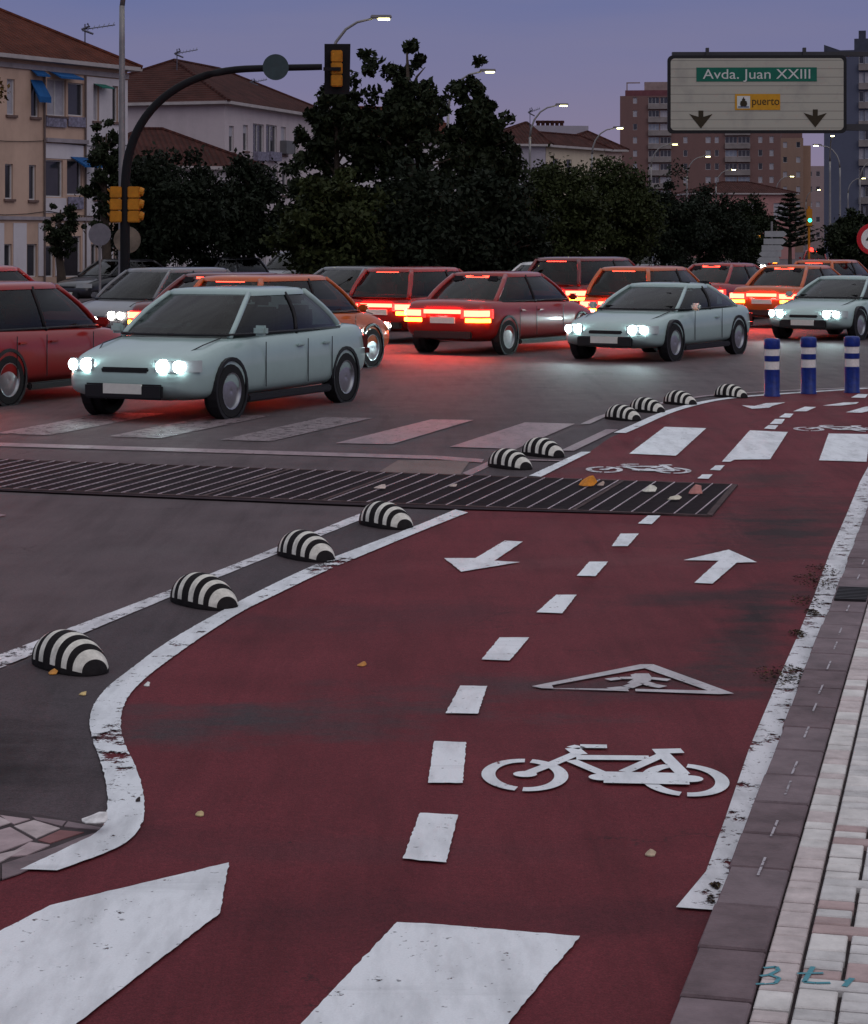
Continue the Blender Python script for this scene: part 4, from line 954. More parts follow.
for r in ((253, 152, 264, 161), (266, 152, 277, 161)): fbox(b2, 'balcony_parapet', r, mat('lattice_parapet', (0, 0, 0)), -.3, -.02, c2, u2)
# low annexe between them
house('annexe_house', 'low house with dark brown roof wedged between the two left houses', 'house', (-17.5, 106), (.95, .3), 9, 8, 5.6, 2.2, Mwr, M_tileB)
# houses behind the middle trees
def simple_windows(L, zs, n, w=1.0, h=1.3, st='shutter'): return [(L * (k + .5) / n - w / 2, z, L * (k + .5) / n + w / 2, z + h, st) for z in zs for k in range(n)]
Mpeach = wall_mat('peach_render', (.48, .36, .33), .3); Mcream = wall_mat('cream_render', (.5, .43, .33), .3)
house('terraced_house', 'pale house with reddish roof half hidden behind the tall middle trees', 'house', ((305 - PX) * 140 / F, 140), (.9, .42), 13, 9, 8.7, 2.4, Mwr, M_tileA, simple_windows(13, (3.6, 6.5), 4))
house('terraced_house', 'grey-walled house with dark roof left of the second lit lamp post', 'house', ((482 - PX) * 158 / F, 158), (.97, .22), 4.8, 9, 9.0, 2.0, wall_mat('grey_render', (.33, .31, .36), .3), M_tileB, [])
house('terraced_house', 'narrow cream house end with tall yellowish windows behind the third lamp post', 'house', ((546 - PX) * 160 / F, 160), (.55, .83), 9, 3, 9.0, 1.2, Mcream, M_tileB, [(1, 6, 1.8, 8.2, 'plain'), (3, 6, 3.8, 8.2, 'plain'), (1, 3, 1.8, 5, 'plain'), (3, 3, 3.8, 5, 'plain')])
house('terraced_house', 'peach house with dark tiled roof beside the brown tower', 'house', ((553 - PX) * 172 / F, 172), (.97, .22), 5.7, 8, 9.2, 1.8, Mpeach, M_tileB, [(1.0, 6.3, 2.4, 8.2, 'sash'), (3.4, 6.6, 4.6, 8.1, 'sash')])
fl, _ = house('flat_roofed_block', 'flat grey block with a row of chimney pots seen above the dark roofs', 'building', ((532 - PX) * 190 / F, 190), (1, .1), 5, 6, 12.2, 0, wall_mat('grey_render_far', (.3, .28, .33), .3), M_tileB, [], flat=True)
for k in range(6): MB().lathe([(.16, 0), (.16, .55), (.24, .6), (.24, .8), (0, .82)], 10, o=(1.0 + k * .42, 3, 12.0)).build('chimney_pot', M_tileB, fl)

# towers
def tower(name, label, px0, px1, d, ytop, wm, cols, storeys, depth=14, z0=2.0, rec=.5, ang=0):
    s = F / d; L = (px1 - px0) / s; Ht = H + (YH - ytop) / s
    front = []; fh = (Ht - z0) / storeys
    for (a, b, kind) in cols:
        for k in range(storeys):
            xa, xb = (a - px0) / s, (b - px0) / s; z = z0 + k * fh
            if kind == 'bal':
                xm = (xa + xb) / 2
                front += [(xa + .05, z + .95, xm - .08, z + fh - .25, 'plain', random.choice([M_pane, M_pane, M_shutter, mat('balcony_glass', (.22, .24, .3), .2, .2)])), (xm + .08, z + .95, xb - .05, z + fh - .25, 'plain', random.choice([M_pane, M_shutter, mat('balcony_glass', (0, 0, 0)), M_pane if random.random() < .93 else M_lit]))]
            else: front.append((xa, z + 1.0, xb, z + 2.1, 'plain', random.choice([M_pane, M_shutter, M_shutter])))
    r, _ = house(name, label, 'building', ((px0 - PX) / s, d), (math.cos(ang), math.sin(ang)), L, depth, Ht, 0, wm, None, front, flat=True)
    for (a, b, kind) in cols:
        if kind == 'bal':
            for k in range(storeys):
                z = z0 + k * fh; MB().box(((a + b) / 2 / s - px0 / s, -.25, z + .45), ((b - a) / s, .5, .9)).build('balcony', mat('balcony_cream', (.22, .195, .19), .8, .25, .6), r)
    return r, L, Ht
Mbrick = wall_mat('brown_brick', (.155, .085, .078), .25)
t1, L1, H1 = tower('apartment_tower', 'tall brown brick apartment tower with columns of pale balconies left of the overhead sign', 620, 779, 380, 96, Mbrick, [(633, 637, 'w'), (648, 671, 'bal'), (683, 687, 'w'), (705, 710, 'w'), (714, 718, 'w'), (724, 749, 'bal'), (757, 761, 'w'), (768, 772, 'w')], 11, ang=R(-5.5))
rr_ = MB(); rr_.box((L1 * .5 + .2, 4, H1 + .5), (L1 - 1.4, 7.5, 1.0)); rr_.build('parapet', mat('maroon_parapet', (.14, .05, .06), .8, .2, 1), t1)
rr_ = MB(); rr_.box((L1 * .55 + .6, 5, H1 + 1.8), (L1 - 4.5, 5, 1.6)); rr_.box((1.2, 3, H1 + 1.8), (.2, .2, 1.6)); rr_.box((2.3, 3, H1 + 2.5), (2.4, .25, .2)); rr_.build('roof_storey', mat('roof_storey_beige', (.24, .18, .17), .8, .2, 1), t1)
t2, L2, H2 = tower('apartment_tower', 'lighter brown stepped block just right of the brown tower', 779.5, 803, 420, 138, wall_mat('tan_render', (.23, .15, .115), .3), [(783, 787, 'w'), (796, 800, 'w')], 7, ang=R(-6))
MB().box((L2 - 1, 4, H2 * .5), (5, 6, H2 * .87)).build('stair_wing', wall_mat('tan_render_wing', (.25, .155, .11), .3), t2)
MB().box((2.4, 3, H2 + .5), (4, 5, 1.4)).build('roof_room', Mbrick, t2)
tower('distant_block', 'small distant beige block between the stepped block and the dark blue tower', 805, 830, 460, 166, wall_mat('beige_far', (.27, .2, .2), .3), [(808, 812, 'w'), (816, 820, 'w')], 5)
t3, L3, H3 = tower('dark_tower', 'dark blue-grey apartment tower at the right edge behind the overhead sign', 824, 950, 300, 52, wall_mat('blue_grey_render', (.075, .085, .13), .25), [(858, 869, 'bal'), (884, 895, 'bal'), (915, 926, 'bal')], 10, depth=16, ang=R(-11))
mbp = MB(); mbp.plate([(0, H3), (L3, H3), (L3, H3 + .3), (2.2, H3 + .2), (0, H3 + 1.0)], .4); mbp.build('parapet', mat('dark_parapet', (.05, .055, .08), .8, .2, 1), t3)
MB().box((5.6, 4, H3 + 1.0), (3.0, 3, 2.0)).build('roof_room', mat('dark_parapet', (0, 0, 0)), t3)
MB().box((5.2, 4, H3 + 2.6), (1.0, 1.0, 1.2)).build('chimney', mat('dark_parapet', (0, 0, 0)), t3)
house('pink_house', 'low rosy pink house with dark roof and white windows under the overhead sign', 'house', ((694 - PX) * 255 / F, 255), (.99, .12), 12.2, 9, 7.6, 1.6, wall_mat('rose_render', (.36, .18, .17), .3), M_tileB, [(1.2, 4.6, 2.9, 6.6, 'plain', M_shutter), (5.4, 4.6, 7.2, 6.6, 'plain', M_shutter), (9.6, 4.6, 11.4, 6.6, 'plain', M_shutter)])
kk = thing('lit_kiosk', 'small kiosk glowing warm orange under the dark trees right of centre', 'kiosk', ((752 - PX) * 165 / F, 165, 0))
MB().box((0, 0, 1.4), (1.5, 1.2, 2.8)).build('booth', mat('kiosk_brown', (.12, .06, .03), .7, .2), kk, bevel=.03); MB().box((0, -.63, 2.0), (1.1, .04, 1.1)).build('lit_front', mat('kiosk_light', (.5, .25, .05), .5, .5, 3, emis=(1, .42, .06), estr=1.2), kk)
MB().box((0, -.1, 2.9), (2.0, 1.8, .18)).build('canopy_roof', mat('kiosk_brown', (0, 0, 0)), kk)

# white railing wall with piers on the left
rw = thing('railing_wall', 'long low white wall with pale piers and dark iron railing before the left houses', 'fence', (-13.0, 86, 0), math.atan2(.96, .28))
MB().box((16, 0, .35), (32, .3, .7)).build('base_wall', Mwr, rw)
for k in range(17): MB().box((k * 2.0, 0, 1.15), (.42, .42, 2.3)).box((k * 2.0, 0, 2.34), (.52, .52, .1)).build('pier', Mwr, rw)
rl = MB()
for k in range(160): rl.box((k * .2, 0, 1.35), (.025, .025, 1.3))
rl.box((16, 0, 1.98), (32, .05, .05)); rl.build('railing', mat('railing_iron', (.03, .03, .035), .6, 0), rw)

# ------------------------------------------------------------------ antennas
def antenna(px, py0, py1, d, lb, sz=1):
    a = thing('roof_antenna', lb, 'antenna', P(px, py0, d)); h = P(px, py1, d)[2] - P(px, py0, d)[2]; mm = mat('antenna_steel', (.1, .1, .13), .5, 0, metal=.5)
    MB().tube([(0, 0, -.3), (0, 0, h)], .03, 6).build('mast', mm, a)
    b = MB(); b.tube([(-.1, 0, h * .72), (1.25 * sz, .2, h * .98)], .025, 6)
    for k in range(7): t = k / 6; b.tube([(-.05 + 1.25 * sz * t, -.25, h * (.72 + .26 * t) - .1), (-.05 + 1.25 * sz * t, .3, h * (.72 + .26 * t) + .12)], .014, 5)
    b.tube([(-.15, 0, h * .72), (.2, 0, h * .9), (.1, 0, h * 1.02)], .05, 6); b.tube([(-.1, 0, h * .7), (.35, 0, h * .5)], .05, 6); b.build('yagi_aerial', mm, a)
antenna(85, 44, 24, 92, 'television aerial with slanted boom on the leftmost roof')
antenna(177, 66, 49, 120, 'small television aerial on the second dark roof', .9)
antenna(252, 92, 79, 128, 'tiny television aerial at the right slope of the second roof', .7)
antenna(530, 124, 108, 160, 'thin television aerial beside the third lit street lamp', .6)

# ------------------------------------------------------------------ street lamps
M_pole = mat('galvanised_pole', (.23, .22, .22), .5, .15, 3, metal=.5); M_lens = mat('lit_lamp_lens', (.8, .8, .6), .3, 0, emis=(1, .93, .42), estr=14)
lamp0 = None
def lamp(px, d, lb, lit=True, h=10.0, rz=0):
    global lamp0
    x = (px - PX) * d / F
    if lamp0 is None:
        lamp0 = thing('street_lamp', lb, 'street lamp', (x, d, 0), rz, 'street lamps along the avenue')
        MB().tube([(0, 0, 0), (0, 0, .8), (0, 0, 7.2), (0, 0, 8.1)], [.13, .10, .075, .07], 10).build('pole', M_pole, lamp0, smooth=True)
        MB().tube([(.005, 0, 8.1), (.07, 0, 8.6), (.25, 0, 9.1), (.6, 0, 9.55), (1.0, 0, 9.8), (1.55, 0, 9.93)], [.068, .06, .055, .05, .045, .04], 8).build('arm', M_pole, lamp0, smooth=True)
        hd = MB().box((1.85, 0, 9.99), (.75, .28, .12)).build('lamp_head', M_pole, lamp0, bevel=.03)
        MB().box((1.95, 0, 9.905), (.40, .22, .05)).build('lens', M_lens, hd)
        return lamp0
    return dup(lamp0, (x, d, 0), rz, lb)
for px, d, lb in ((329, 77, 'lit street lamp rising behind the black signal head, nearest of the row'), (448, 101, 'second lit street lamp, its arm above the tree tops'), (530, 126, 'third lit street lamp, before the peach house'), (592, 151, 'fourth lit street lamp, just left of the brown tower'),
                  (651, 176, 'fifth lit street lamp, its lens against the brown tower balconies'), (687, 201, 'sixth lit street lamp, small, against the brown tower wall'), (716, 238, 'seventh lit street lamp, tiny, below the left part of the overhead sign'), (776, 262, 'distant lit street lamp in front of the pink house'), (848, 270, 'small lit street lamp against the dark blue tower')):
    lamp(px, d, lb)
for px, d, lb in ((735, 300, 'pinprick street lamp above the far trees, left of the pink house'), (806, 330, 'pinprick street lamp between the pink house and the dark tower'), (760, 350, 'pinprick street lamp low over the far end of the avenue'), (860, 210, 'street lamp at the right edge against the dark tower')): lamp(px, d, lb)
lamp(830, 164, 'lit street lamp at the left face of the dark blue tower', rz=R(-95)); lamp(840, 178, 'second slim lamp post at the dark blue tower', rz=R(170))
lamp(122, 56, 'tall grey lamp post at left whose head is above the picture')

# ------------------------------------------------------------------ traffic signal with curved arm
M_blk = mat('black_paint', (.009, .009, .011), .7, .1, 5, spec=.15); M_yel = mat('signal_yellow', (.40, .16, .012), .6, .2, 6, spec=.2)
ts = thing('traffic_signal', 'black curved mast-arm traffic signal with yellow heads at left', 'traffic light', ((125 - PX) * 50 / F, 50, 0))
sx, sy = ((125 - PX) * 50 / F, 50)
pts = [P(x, y, 50) for x, y in smooth_poly([(125, 329), (125, 230), (125, 180), (129, 150), (142, 120), (165, 95), (195, 78), (230, 69.5), (270, 68), (322, 67)], 2)]
MB().tube([(p[0] - sx, 0, p[2]) for p in pts], [.12 - .05 * i / len(pts) for i in range(len(pts))], 12).build('mast_arm', M_blk, ts, smooth=True)
MB().lathe([(.2, 0), (.2, .1), (.15, .14), (.15, .6), (.12, .65)], 16).build('base', M_blk, ts, smooth=40)
def lp(px, py): p = P(px, py, 50); return (p[0] - sx, 0, p[2])
hd = MB(); c = lp(337, 69); 
pl_ = [(c[0] - .31, c[2] - .56), (c[0] + .25, c[2] - .56), (c[0] + .31, c[2] + .5), (c[0] + .31, c[2] + .58), (c[0] - .25, c[2] + .58), (c[0] - .31, c[2] - .4)]
hd.plate([(c[0] - .29, c[2] - .58), (c[0] + .29, c[2] - .58), (c[0] + .31, c[2] + .58), (c[0] - .29, c[2] + .58)], .03)
head = hd.build('signal_head', M_blk, ts)
hb = MB(); hb.box((c[0], -.12, c[2] + .28), (.26, .22, .27)).box((c[0], -.12, c[2]), (.26, .22, .27)).box((c[0], -.12, c[2] - .28), (.26, .22, .27)); hb.build('housing', M_yel, head, bevel=.02)
MB().box((c[0] - .1, -.26, c[2] - .02), (.4, .06, .08)).build('bracket', M_blk, head)
for k, (px, sg) in enumerate(((116.5, -1), (134, 1))):
    c = lp(px, 204.5); m = MB()
    for dz in (.28, 0, -.28): m.box((c[0], .02 * sg, c[2] + dz), (.27, .28, .265))
    ph = m.build('pedestrian_head' if sg < 0 else 'repeater_head', M_yel, ts, bevel=.02)
    for dz in (.28, 0, -.28):
        MB().tube([(c[0] + .13 * sg, .0, c[2] + dz + .02), (c[0] + (.22 if sg > 0 else .15) * sg, -.0, c[2] + dz)], [.11, .09], 12).build('visor', M_yel, ph)
c = lp(276, 67.5)
rs = tag(MB().lathe([(0, -.015), (.30, -.015), (.30, .015), (0, .015)], 32, axis='Y').build('round_sign_back', mat('sign_back_grey', (.035, .055, .06), .5, .2, 5), smooth=30), 'plain grey back of a round sign hung on the signal arm', 'road sign'); rs.location = (c[0] + sx, 50 - .1, c[2])
rs2 = thing('round_sign_back', 'pale round sign on a thin post left of the signal mast', 'road sign', ((100 - PX) * 58 / F, 58, 0))
MB().tube([(0, 0, 0), (0, 0, 2.5)], .035, 8).build('post', M_pole, rs2); MB().lathe([(0, -.06), (.3, -.06), (.3, -.04), (0, -.04)], 28, o=(0, 0, 2.2), axis='Y').build('plate', mat('sign_plate_grey', (.16, .15, .17), .5, .2, 5), rs2)
rs3 = thing('round_sign_back', 'round yellowish grey sign plate half hidden behind the signal mast', 'road sign', ((127.5 - PX) * 53 / F, 53, 0))
MB().tube([(0, 0, 0), (0, 0, 2.4)], .035, 8).build('post', M_pole, rs3); MB().lathe([(0, -.06), (.33, -.06), (.33, -.04), (0, -.04)], 28, o=(0, 0, 2.05), axis='Y').build('plate', mat('sign_plate_ochre', (.16, .13, .10), .5, .4, 4), rs3)

# ------------------------------------------------------------------ overhead sign
D_ = 70.; s_ = F / D_
ov = thing('overhead_sign', 'large pale overhead direction sign on a gantry reading Avda. Juan XXIII', 'road sign', ((757 - PX) / s_, D_, 0), R(-1.2))
def oz(y): return H + (YH - y) / s_
cz = (oz(55.5) + oz(133)) / 2; hw_, hh_ = 178.5 / 2 / s_, 78 / 2 / s_
def rrect(hw, hh, r, n=5):
    pts = []
    for sx_, sz_, a0 in ((1, 1, 0), (-1, 1, 90), (-1, -1, 180), (1, -1, 270)):
        for k in range(n + 1): a = R(a0 + 90 * k / n); pts.append((sx_ * (hw - r) + r * math.cos(a), sz_ * (hh - r) + r * math.sin(a)))
    return pts
def at(o, x, y, z): o.location = (x, y, z); return o
at(MB().plate(rrect(hw_, hh_, .16), .12).build('panel_frame', mat('sign_frame_black', (.012, .012, .014), .5, .1), ov), 0, 0, cz)
pm = bpy.data.materials.new('sign_face_grey'); t = NT(pm)
wv = t.n.new('ShaderNodeTexWave'); wv.bands_direction = 'Z'; wv.inputs['Scale'].default_value = 1.15; t.l.new(t.tc, wv.inputs['Vector'])
sm = t.noise(1.1, 5); cc = t.mix(t.rng(sm, .52, .75, 0, .45), (.37, .36, .30), (.17, .17, .165)); cc = t.mix(t.rng(wv.outputs['Fac'], .05, 0, 0, .6), cc, (.1, .1, .09)); t.l.new(cc, t.b.inputs['Base Color']); t.b.inputs['Roughness'].default_value = .55
at(MB().plate(rrect(hw_ - .1, hh_ - .1, .13), .012).build('panel_face', pm, ov), 0, -.014, cz)
def sx0(px): return (px - 757) / s_
def panel(name, x0, y0, x1, y1, m, y=-.022): return at(MB().box((0, 0, 0), ((x1 - x0) / s_, .012, (y1 - y0) / s_)).build(name, m, ov), sx0((x0 + x1) / 2), y, oz((y0 + y1) / 2))
M_sw = mat('sign_lettering_white', (.55, .58, .55), .5, .05, 9)
panel('street_name_strip', 696.5, 67.5, 816.5, 81.5, mat('sign_green', (.004, .115, .075), .45, .1, 4))
text('lettering', 'Avda. Juan XXIII', .45, M_sw, ov, (sx0(757), -.031, oz(74.6)), width=107 / s_)
panel('port_strip', 735, 94, 780, 110, mat('sign_amber', (.50, .25, .015), .5, .12, 4))
panel('symbol_field', 737, 96, 750, 108.5, M_sw, -.029)
text('lettering', 'puerto', .36, mat('sign_text_black', (.03, .022, .01), .5, 0), ov, (sx0(765.5), -.031, oz(101.5)), width=27 / s_)
M_tb = mat('sign_text_black', (0, 0, 0))
shp = MB(); k_ = 1 / s_
shp.plate([(-3.6 * k_, -2.0 * k_), (-2.6 * k_, -4.6 * k_), (2.6 * k_, -4.6 * k_), (3.6 * k_, -2 * k_), (3.0 * k_, .8 * k_), (1.6 * k_, 1.2 * k_), (1.6 * k_, 3.2 * k_), (.6 * k_, 3.4 * k_), (.4 * k_, 4.8 * k_), (-.4 * k_, 4.8 * k_), (-.6 * k_, 3.4 * k_), (-1.6 * k_, 3.2 * k_), (-1.6 * k_, 1.2 * k_), (-3.0 * k_, .8 * k_)], .006)
at(shp.build('ship_symbol', M_tb, ov), sx0(743.5), -.042, oz(102)); at(MB().box((0, 0, 0), (11 * k_, .006, 1.3 * k_)).build('water_symbol', mat('sign_grey_blue', (.1, .13, .2), .5, 0), ov), sx0(743.5), -.039, oz(107))
for px, py in ((701, 119), (815, 118)):
    a = MB(); a.plate([(-11.5 * k_, 5.0 * k_), (-2.4 * k_, 2.2 * k_), (-2.4 * k_, 8.5 * k_), (2.4 * k_, 8.5 * k_), (2.4 * k_, 2.2 * k_), (11.5 * k_, 5.0 * k_), (0, -9.5 * k_)], .01)
    at(a.build('lane_arrow', M_tb, ov), sx0(px), -.026, oz(py))
M_beam = mat('gantry_steel', (.05, .05, .055), .5, .1, 4, metal=.4)
bm_ = MB(); bm_.box((sx0(785), .3, oz(53.5)), (224 / s_, .28, .14)).box((sx0(860), .3, oz(127)), (200 / s_, .28, .2)); 
for px in (708, 805): bm_.box((sx0(px), .2, oz(52)), (.1, .2, .3)).box((sx0(px), .16, cz), (.1, .06, hh_ * 1.9))
bm_.build('gantry_beam', M_beam, ov)
bm_ = MB(); bm_.tube([(sx0(952), .3, 0), (sx0(952), .3, oz(40))], [.22, .17], 14)
bm_.tube([(sx0(895), .3, oz(53.5)), (sx0(955), .3, oz(53.5))], .09, 8); bm_.build('gantry_post', M_beam, ov, smooth=40)

# ------------------------------------------------------------------ small road signs
sp = thing('speed_limit_sign', 'round red-bordered white 40 speed limit sign at the right edge', 'road sign', ((872.5 - PX) * 62 / F, 62, 0))
MB().tube([(0, .05, 0), (0, .05, 2.6)], .035, 8).build('post', M_pole, sp)
zc_ = P(872, 239, 62)[2]
MB().lathe([(0, -.01), (.45, -.01), (.45, .02), (0, .02)], 40, o=(0, 0, zc_), axis='Y').build('red_disc', mat('sign_red', (.42, .012, .02), .45, .08, 6), sp)
MB().lathe([(0, -.014), (.325, -.014), (.325, -.006)], 40, o=(0, 0, zc_), axis='Y').build('white_disc', mat('sign_white', (.62, .62, .6), .45, .08, 6), sp)
text('lettering', '40', .42, M_tb, sp, (0.0, -.02, zc_ - .01), width=.38)
rb2 = thing('roundabout_sign', 'small round blue roundabout sign with three white arrows behind the right bollard', 'road sign', ((848.5 - PX) * 56 / F, 56, 0))
zr = P(848, 292, 56)[2]
MB().tube([(0, .05, 0), (0, .05, zr + .3)], .03, 8).build('post', M_pole, rb2)
MB().lathe([(0, -.01), (.30, -.01), (.30, .02), (0, .02)], 36, o=(0, 0, zr), axis='Y').build('white_rim', mat('sign_white', (0, 0, 0)), rb2)
MB().lathe([(0, -.014), (.275, -.014), (.275, -.006)], 36, o=(0, 0, zr), axis='Y').build('blue_disc', mat('sign_blue', (.012, .05, .28), .45, .08, 6), rb2)
ar = MB()
for k in range(3):
    a0 = R(90 + 120 * k); n = 8; ro, ri = .185, .125; vs = []
    for i in range(n + 1): a = a0 + R(75) * i / n; vs += [(ro * math.cos(a), -.02, ro * math.sin(a)), (ri * math.cos(a), -.02, ri * math.sin(a))]
    ar.add(vs, [(2 * i, 2 * i + 1, 2 * i + 3, 2 * i + 2) for i in range(n)])
    a = a0 + R(75); b = a + R(32); ar.add([(.225 * math.cos(a), -.02, .225 * math.sin(a)), (.085 * math.cos(a), -.02, .085 * math.sin(a)), (.155 * math.cos(b), -.02, .155 * math.sin(b))], [(0, 1, 2)])
at(ar.build('arrows', mat('sign_white', (0, 0, 0)), rb2), 0, 0, zr)
ds = thing('direction_signs', 'stack of five pale pointed direction panels on one post under the trees', 'road sign', ((772 - PX) * 105 / F, 105, 0))
MB().tube([(0, .08, 0), (0, .08, 3.0)], .05, 8).build('post', M_pole, ds)
for i, (yy, dx, fl_) in enumerate(((234, .15, 1), (241.5, .1, 1), (248, 0, 1), (254, -.05, -1), (260, -.15, -1))):
    z = P(772, yy, 105)[2]; pts = [(-.5, -.14), (.42, -.14), (.58, 0), (.42, .14), (-.5, .14)]; pts = [(fl_ * x + dx, zz + z) for x, zz in pts]
    MB().plate(pts, .04).build('direction_panel', mat('panel_grey', (.3, .31, .32), .5, .12, 3), ds)
fs = thing('traffic_signal', 'far slim yellow traffic signal with a green light near the norfolk pine', 'traffic light', ((809 - PX) * 115 / F, 115, 0))
MB().tube([(0, 0, 0), (0, 0, 3.9)], .06, 8).build('post', M_yel, fs); h2 = MB().box((0, -.05, 3.3), (.3, .25, .9)).build('signal_head', M_yel, fs, bevel=.02)
MB().lathe([(0, -.19), (.1, -.19), (.1, -.17)], 14, o=(.02, 0, 3.15), axis='Y').build('green_lamp', mat('green_light', (.02, .3, .2), .4, 0, emis=(.03, 1, .55), estr=4), h2)
MB().lathe([(0, -.19), (.1, -.19), (.1, -.17)], 14, o=(.1, 0, 1.6), axis='Y').build('red_lamp', mat('red_light', (.3, .02, .02), .4, 0, emis=(1, .03, .02), estr=5), fs)

# ------------------------------------------------------------------ trees
M_bark = mat('bark', (.06, .045, .035), .9, .3, 5, .5, 12)
LM = [leaf_mat('leaves_dark', (.013, .019, .010)), leaf_mat('leaves_olive', (.022, .030, .011)), leaf_mat('leaves_deep', (.010, .015, .010)), leaf_mat('leaves_autumn', (.085, .055, .02))]
def tree(name, lb, px, d, ytop, ybot, hwpx, seed, dens=1.0, mi=0, sparse=False, leafs=.2, group='trees along the avenue'):
    rr = random.Random(seed); s = F / d; x = (px - PX) / s; top = H + (YH - ytop) / s; bot = max(.8, H + (YH - ybot) / s); hw = hwpx / s
    root = thing(name, lb, 'tree', (x, d, .1), 0, group); hgt = top - bot; cz = (top + bot) / 2
    tips = []; tr = MB(); f0 = rr.uniform(-.3, .3)
    trunk = [(0, 0, 0), (f0 * .3, .1, bot * .6), (f0, .1, bot + hgt * .25), (f0 * .6, 0, bot + hgt * .6), (f0 * .3, 0, top - hgt * .08)]
    tr.tube(trunk, [.2, .16, .12, .07, .025], 8); 
    nb = 34 if sparse else 20
    for k in range(nb):
        f = rr.uniform(.12, .95); b0 = Vector((f0 * .6, .05, bot + hgt * (f * .75))); a = rr.uniform(0, 6.28)
        prof = (math.sin(math.pi * min(1, (f * .85 + .12))) ** .6) if not sparse else (1.0 - .72 * f ** 1.4)
        r = hw * prof * rr.uniform(.55, 1.0); e = b0 + Vector((r * math.cos(a), r * math.sin(a) * .9, hgt * rr.uniform(.02, .22)))
        e.z = min(e.z, top - .15); mid = b0.lerp(e, .5) + Vector((0, 0, hgt * .03))
        tr.tube([b0, mid, e], [.06, .035, .012], 5); tips += [(mid, .7), (e, 1.), (b0.lerp(e, .75), .9)]
    tips.append((Vector(trunk[-1]), 1.)); tips.append((Vector(trunk[3]), 1.))
    tr.build('trunk', M_bark, root, smooth=True)
    cr = MB(); V_, F_ = cr.v, cr.f
    def leaf_at(p, sz):
        n = Vector((rr.gauss(0, 1), rr.gauss(0, 1), rr.gauss(0, .8) + .5)).normalized(); a = n.orthogonal().normalized(); a.rotate(Matrix.Rotation(rr.uniform(0, 6.28), 3, n)); b = n.cross(a)
        o = len(V_); V_.extend([tuple(p - a * sz), tuple(p + b * sz * .55), tuple(p + a * sz), tuple(p - b * sz * .55)]); F_.append([o, o + 1, o + 2, o + 3]); cr.m.append(0)
    if sparse:
        for tp, k in tips:
            for c in range(rr.randint(1, 3)):
                cc_ = tp + Vector((rr.gauss(0, .35), rr.gauss(0, .35), rr.gauss(0, .35))) * (hw / 2.2); cr_ = rr.uniform(.14, .31)
                for _ in range(int(64 * dens)):
                    v = Vector((rr.gauss(0, 1), rr.gauss(0, 1), rr.gauss(0, .8))).normalized() * cr_ * rr.random() ** .4
                    leaf_at(cc_ + v, leafs * rr.uniform(.3, .55))
    else:
        ncl = int(135 * dens)
        for _ in range(ncl):
            v = Vector((rr.gauss(0, 1), rr.gauss(0, 1), rr.gauss(0, 1))).normalized(); q = rr.random() ** .38
            zrel = v.z * q; wz = 1 - .25 * max(0, zrel)
            cc_ = Vector((v.x * hw * q * wz + rr.gauss(0, .12), v.y * hw * .9 * q * wz, cz + zrel * hgt / 2 * (1 + .22 * math.sin(3 * math.atan2(v.y, v.x) + seed)) + rr.gauss(0, .15))); cr_ = rr.uniform(.2, .6) * hw / 2
            for _ in range(150):
                v2 = Vector((rr.gauss(0, 1), rr.gauss(0, 1), rr.gauss(0, .7))); leaf_at(cc_ + v2 * cr_ * .55, leafs * rr.uniform(.25, .6))
    cr.build('crown', LM[mi], root)
    return root
tree('street_tree', 'broad dark bushy tree directly right of the signal mast', 165, 72, 164, 268, 66, 1, 1.4, 2)
tree('street_tree', 'rounded dark tree between the signal mast tree and the tall middle trees', 245, 74, 172, 266, 42, 2, 1.0, 2)
tree('street_tree', 'small leafy tree leaning out left of the signal mast before the white house', 108, 70, 128, 235, 22, 3, .5, 0, leafs=.16)
tree('young_tree', 'small thin tree in front of the arched doorway', 62, 78, 208, 262, 16, 4, .35, 0, leafs=.14)
tree('tall_tree', 'tall sparse tree, left one of the three with round leaf clumps', 335, 62, 88, 245, 64, 5, 1.0, 0, True, .24)
tree('tall_tree', 'tallest sparse tree in the middle with round leaf clumps', 405, 62, 34, 240, 66, 6, 1.0, 0, True, .24)
tree('tall_tree', 'tall sparse tree, right one of the three with round leaf clumps', 478, 64, 72, 240, 56, 7, 1.0, 0, True, .24)
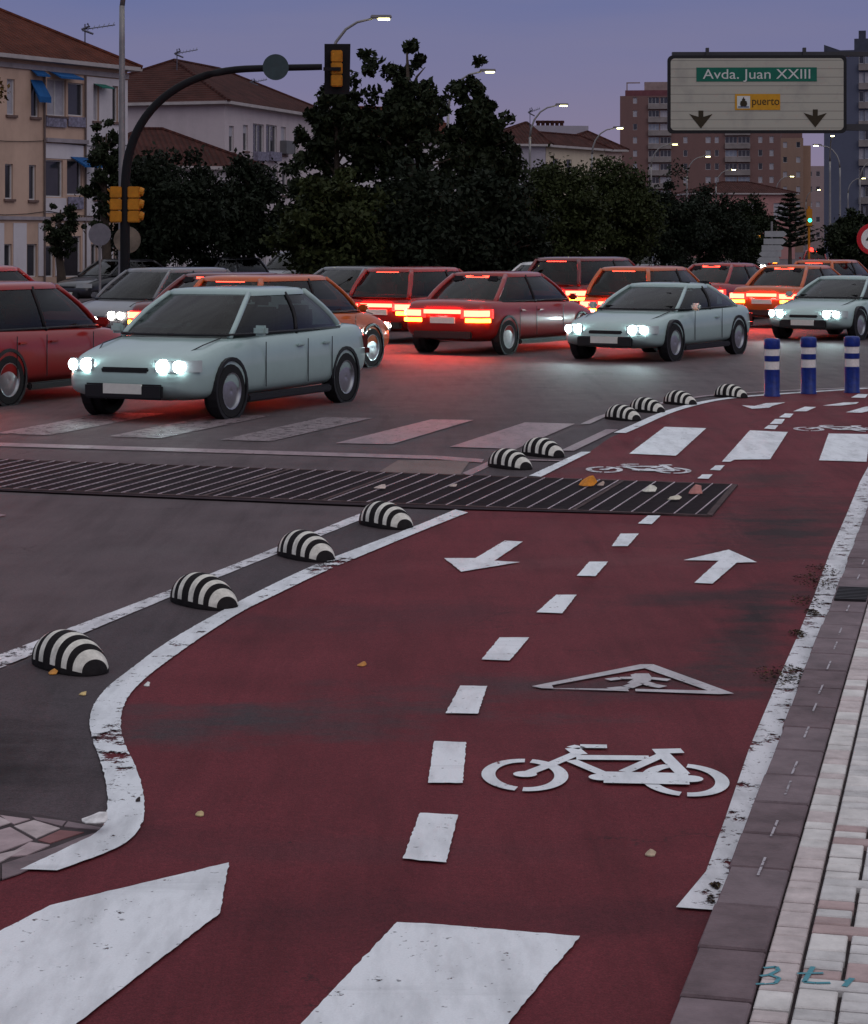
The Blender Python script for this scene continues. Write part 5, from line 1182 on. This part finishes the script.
for i, a in enumerate(((335, 59, 190, 288, 56, 'dense dark tree under the left tall sparse tree', 1), (415, 60, 182, 288, 62, 'big dense dark tree under the tallest sparse tree', 2), (490, 61, 188, 286, 52, 'dense dark tree under the right tall sparse tree', 2), (552, 86, 172, 272, 56, 'olive tree crown below the third street lamp', 1),
                       (612, 92, 172, 274, 52, 'olive tree crown below the fourth street lamp', 1), (664, 104, 186, 272, 46, 'dark tree crown below the brown tower', 2), (708, 112, 200, 272, 40, 'dark tree crown below the left lane arrow of the sign', 2), (745, 122, 206, 268, 30, 'dark tree crown left of the direction signs', 0))):
    tree('street_tree', a[5], a[0], a[1], a[2], a[3], a[4], 20 + i, 1.25, a[6])
tree('street_tree', 'dark leafy tree at the right edge beside the speed limit sign', 853, 90, 218, 284, 27, 40, .7, 0)
# norfolk pine
nr = random.Random(9); npn = thing('norfolk_pine', 'dark norfolk pine with layered star-shaped branches before the pink house', 'tree', ((790 - PX) * 130 / F, 130, .1))
topz = P(790, 194, 130)[2]; MB().tube([(0, 0, 0), (0, 0, topz)], [.14, .02], 8).build('trunk', M_bark, npn)
cr = MB()
for k in range(11):
    z = 1.6 + (topz - 1.8) * k / 10; r = 1.9 * (1 - k / 11.5)
    for j in range(7):
        a = 2 * math.pi * j / 7 + k * .4; tip = Vector((r * math.cos(a), r * math.sin(a), z + .28 * r)); b = Vector((0, 0, z))
        cr.tube([b, b.lerp(tip, .5) - Vector((0, 0, .08)), tip], [.05, .04, .015], 5)
        for q in range(34):
            t_ = nr.uniform(.15, 1); p = b.lerp(tip, t_); e = p + Vector((nr.gauss(0, .16), nr.gauss(0, .16), nr.gauss(0, .07))); n = Vector((nr.gauss(0, .05), nr.gauss(0, .05), .05)); cr.add([p - n, e, p + n], [(0, 1, 2)])
cr.build('crown', LM[2], npn)
# twig reaching in at the left edge
tree('street_tree', 'autumn-leaved branch tips reaching in at the far left edge', -26, 60, 50, 112, 40, 55, .4, 3, True, .17)
bpy.context.view_layer.update()
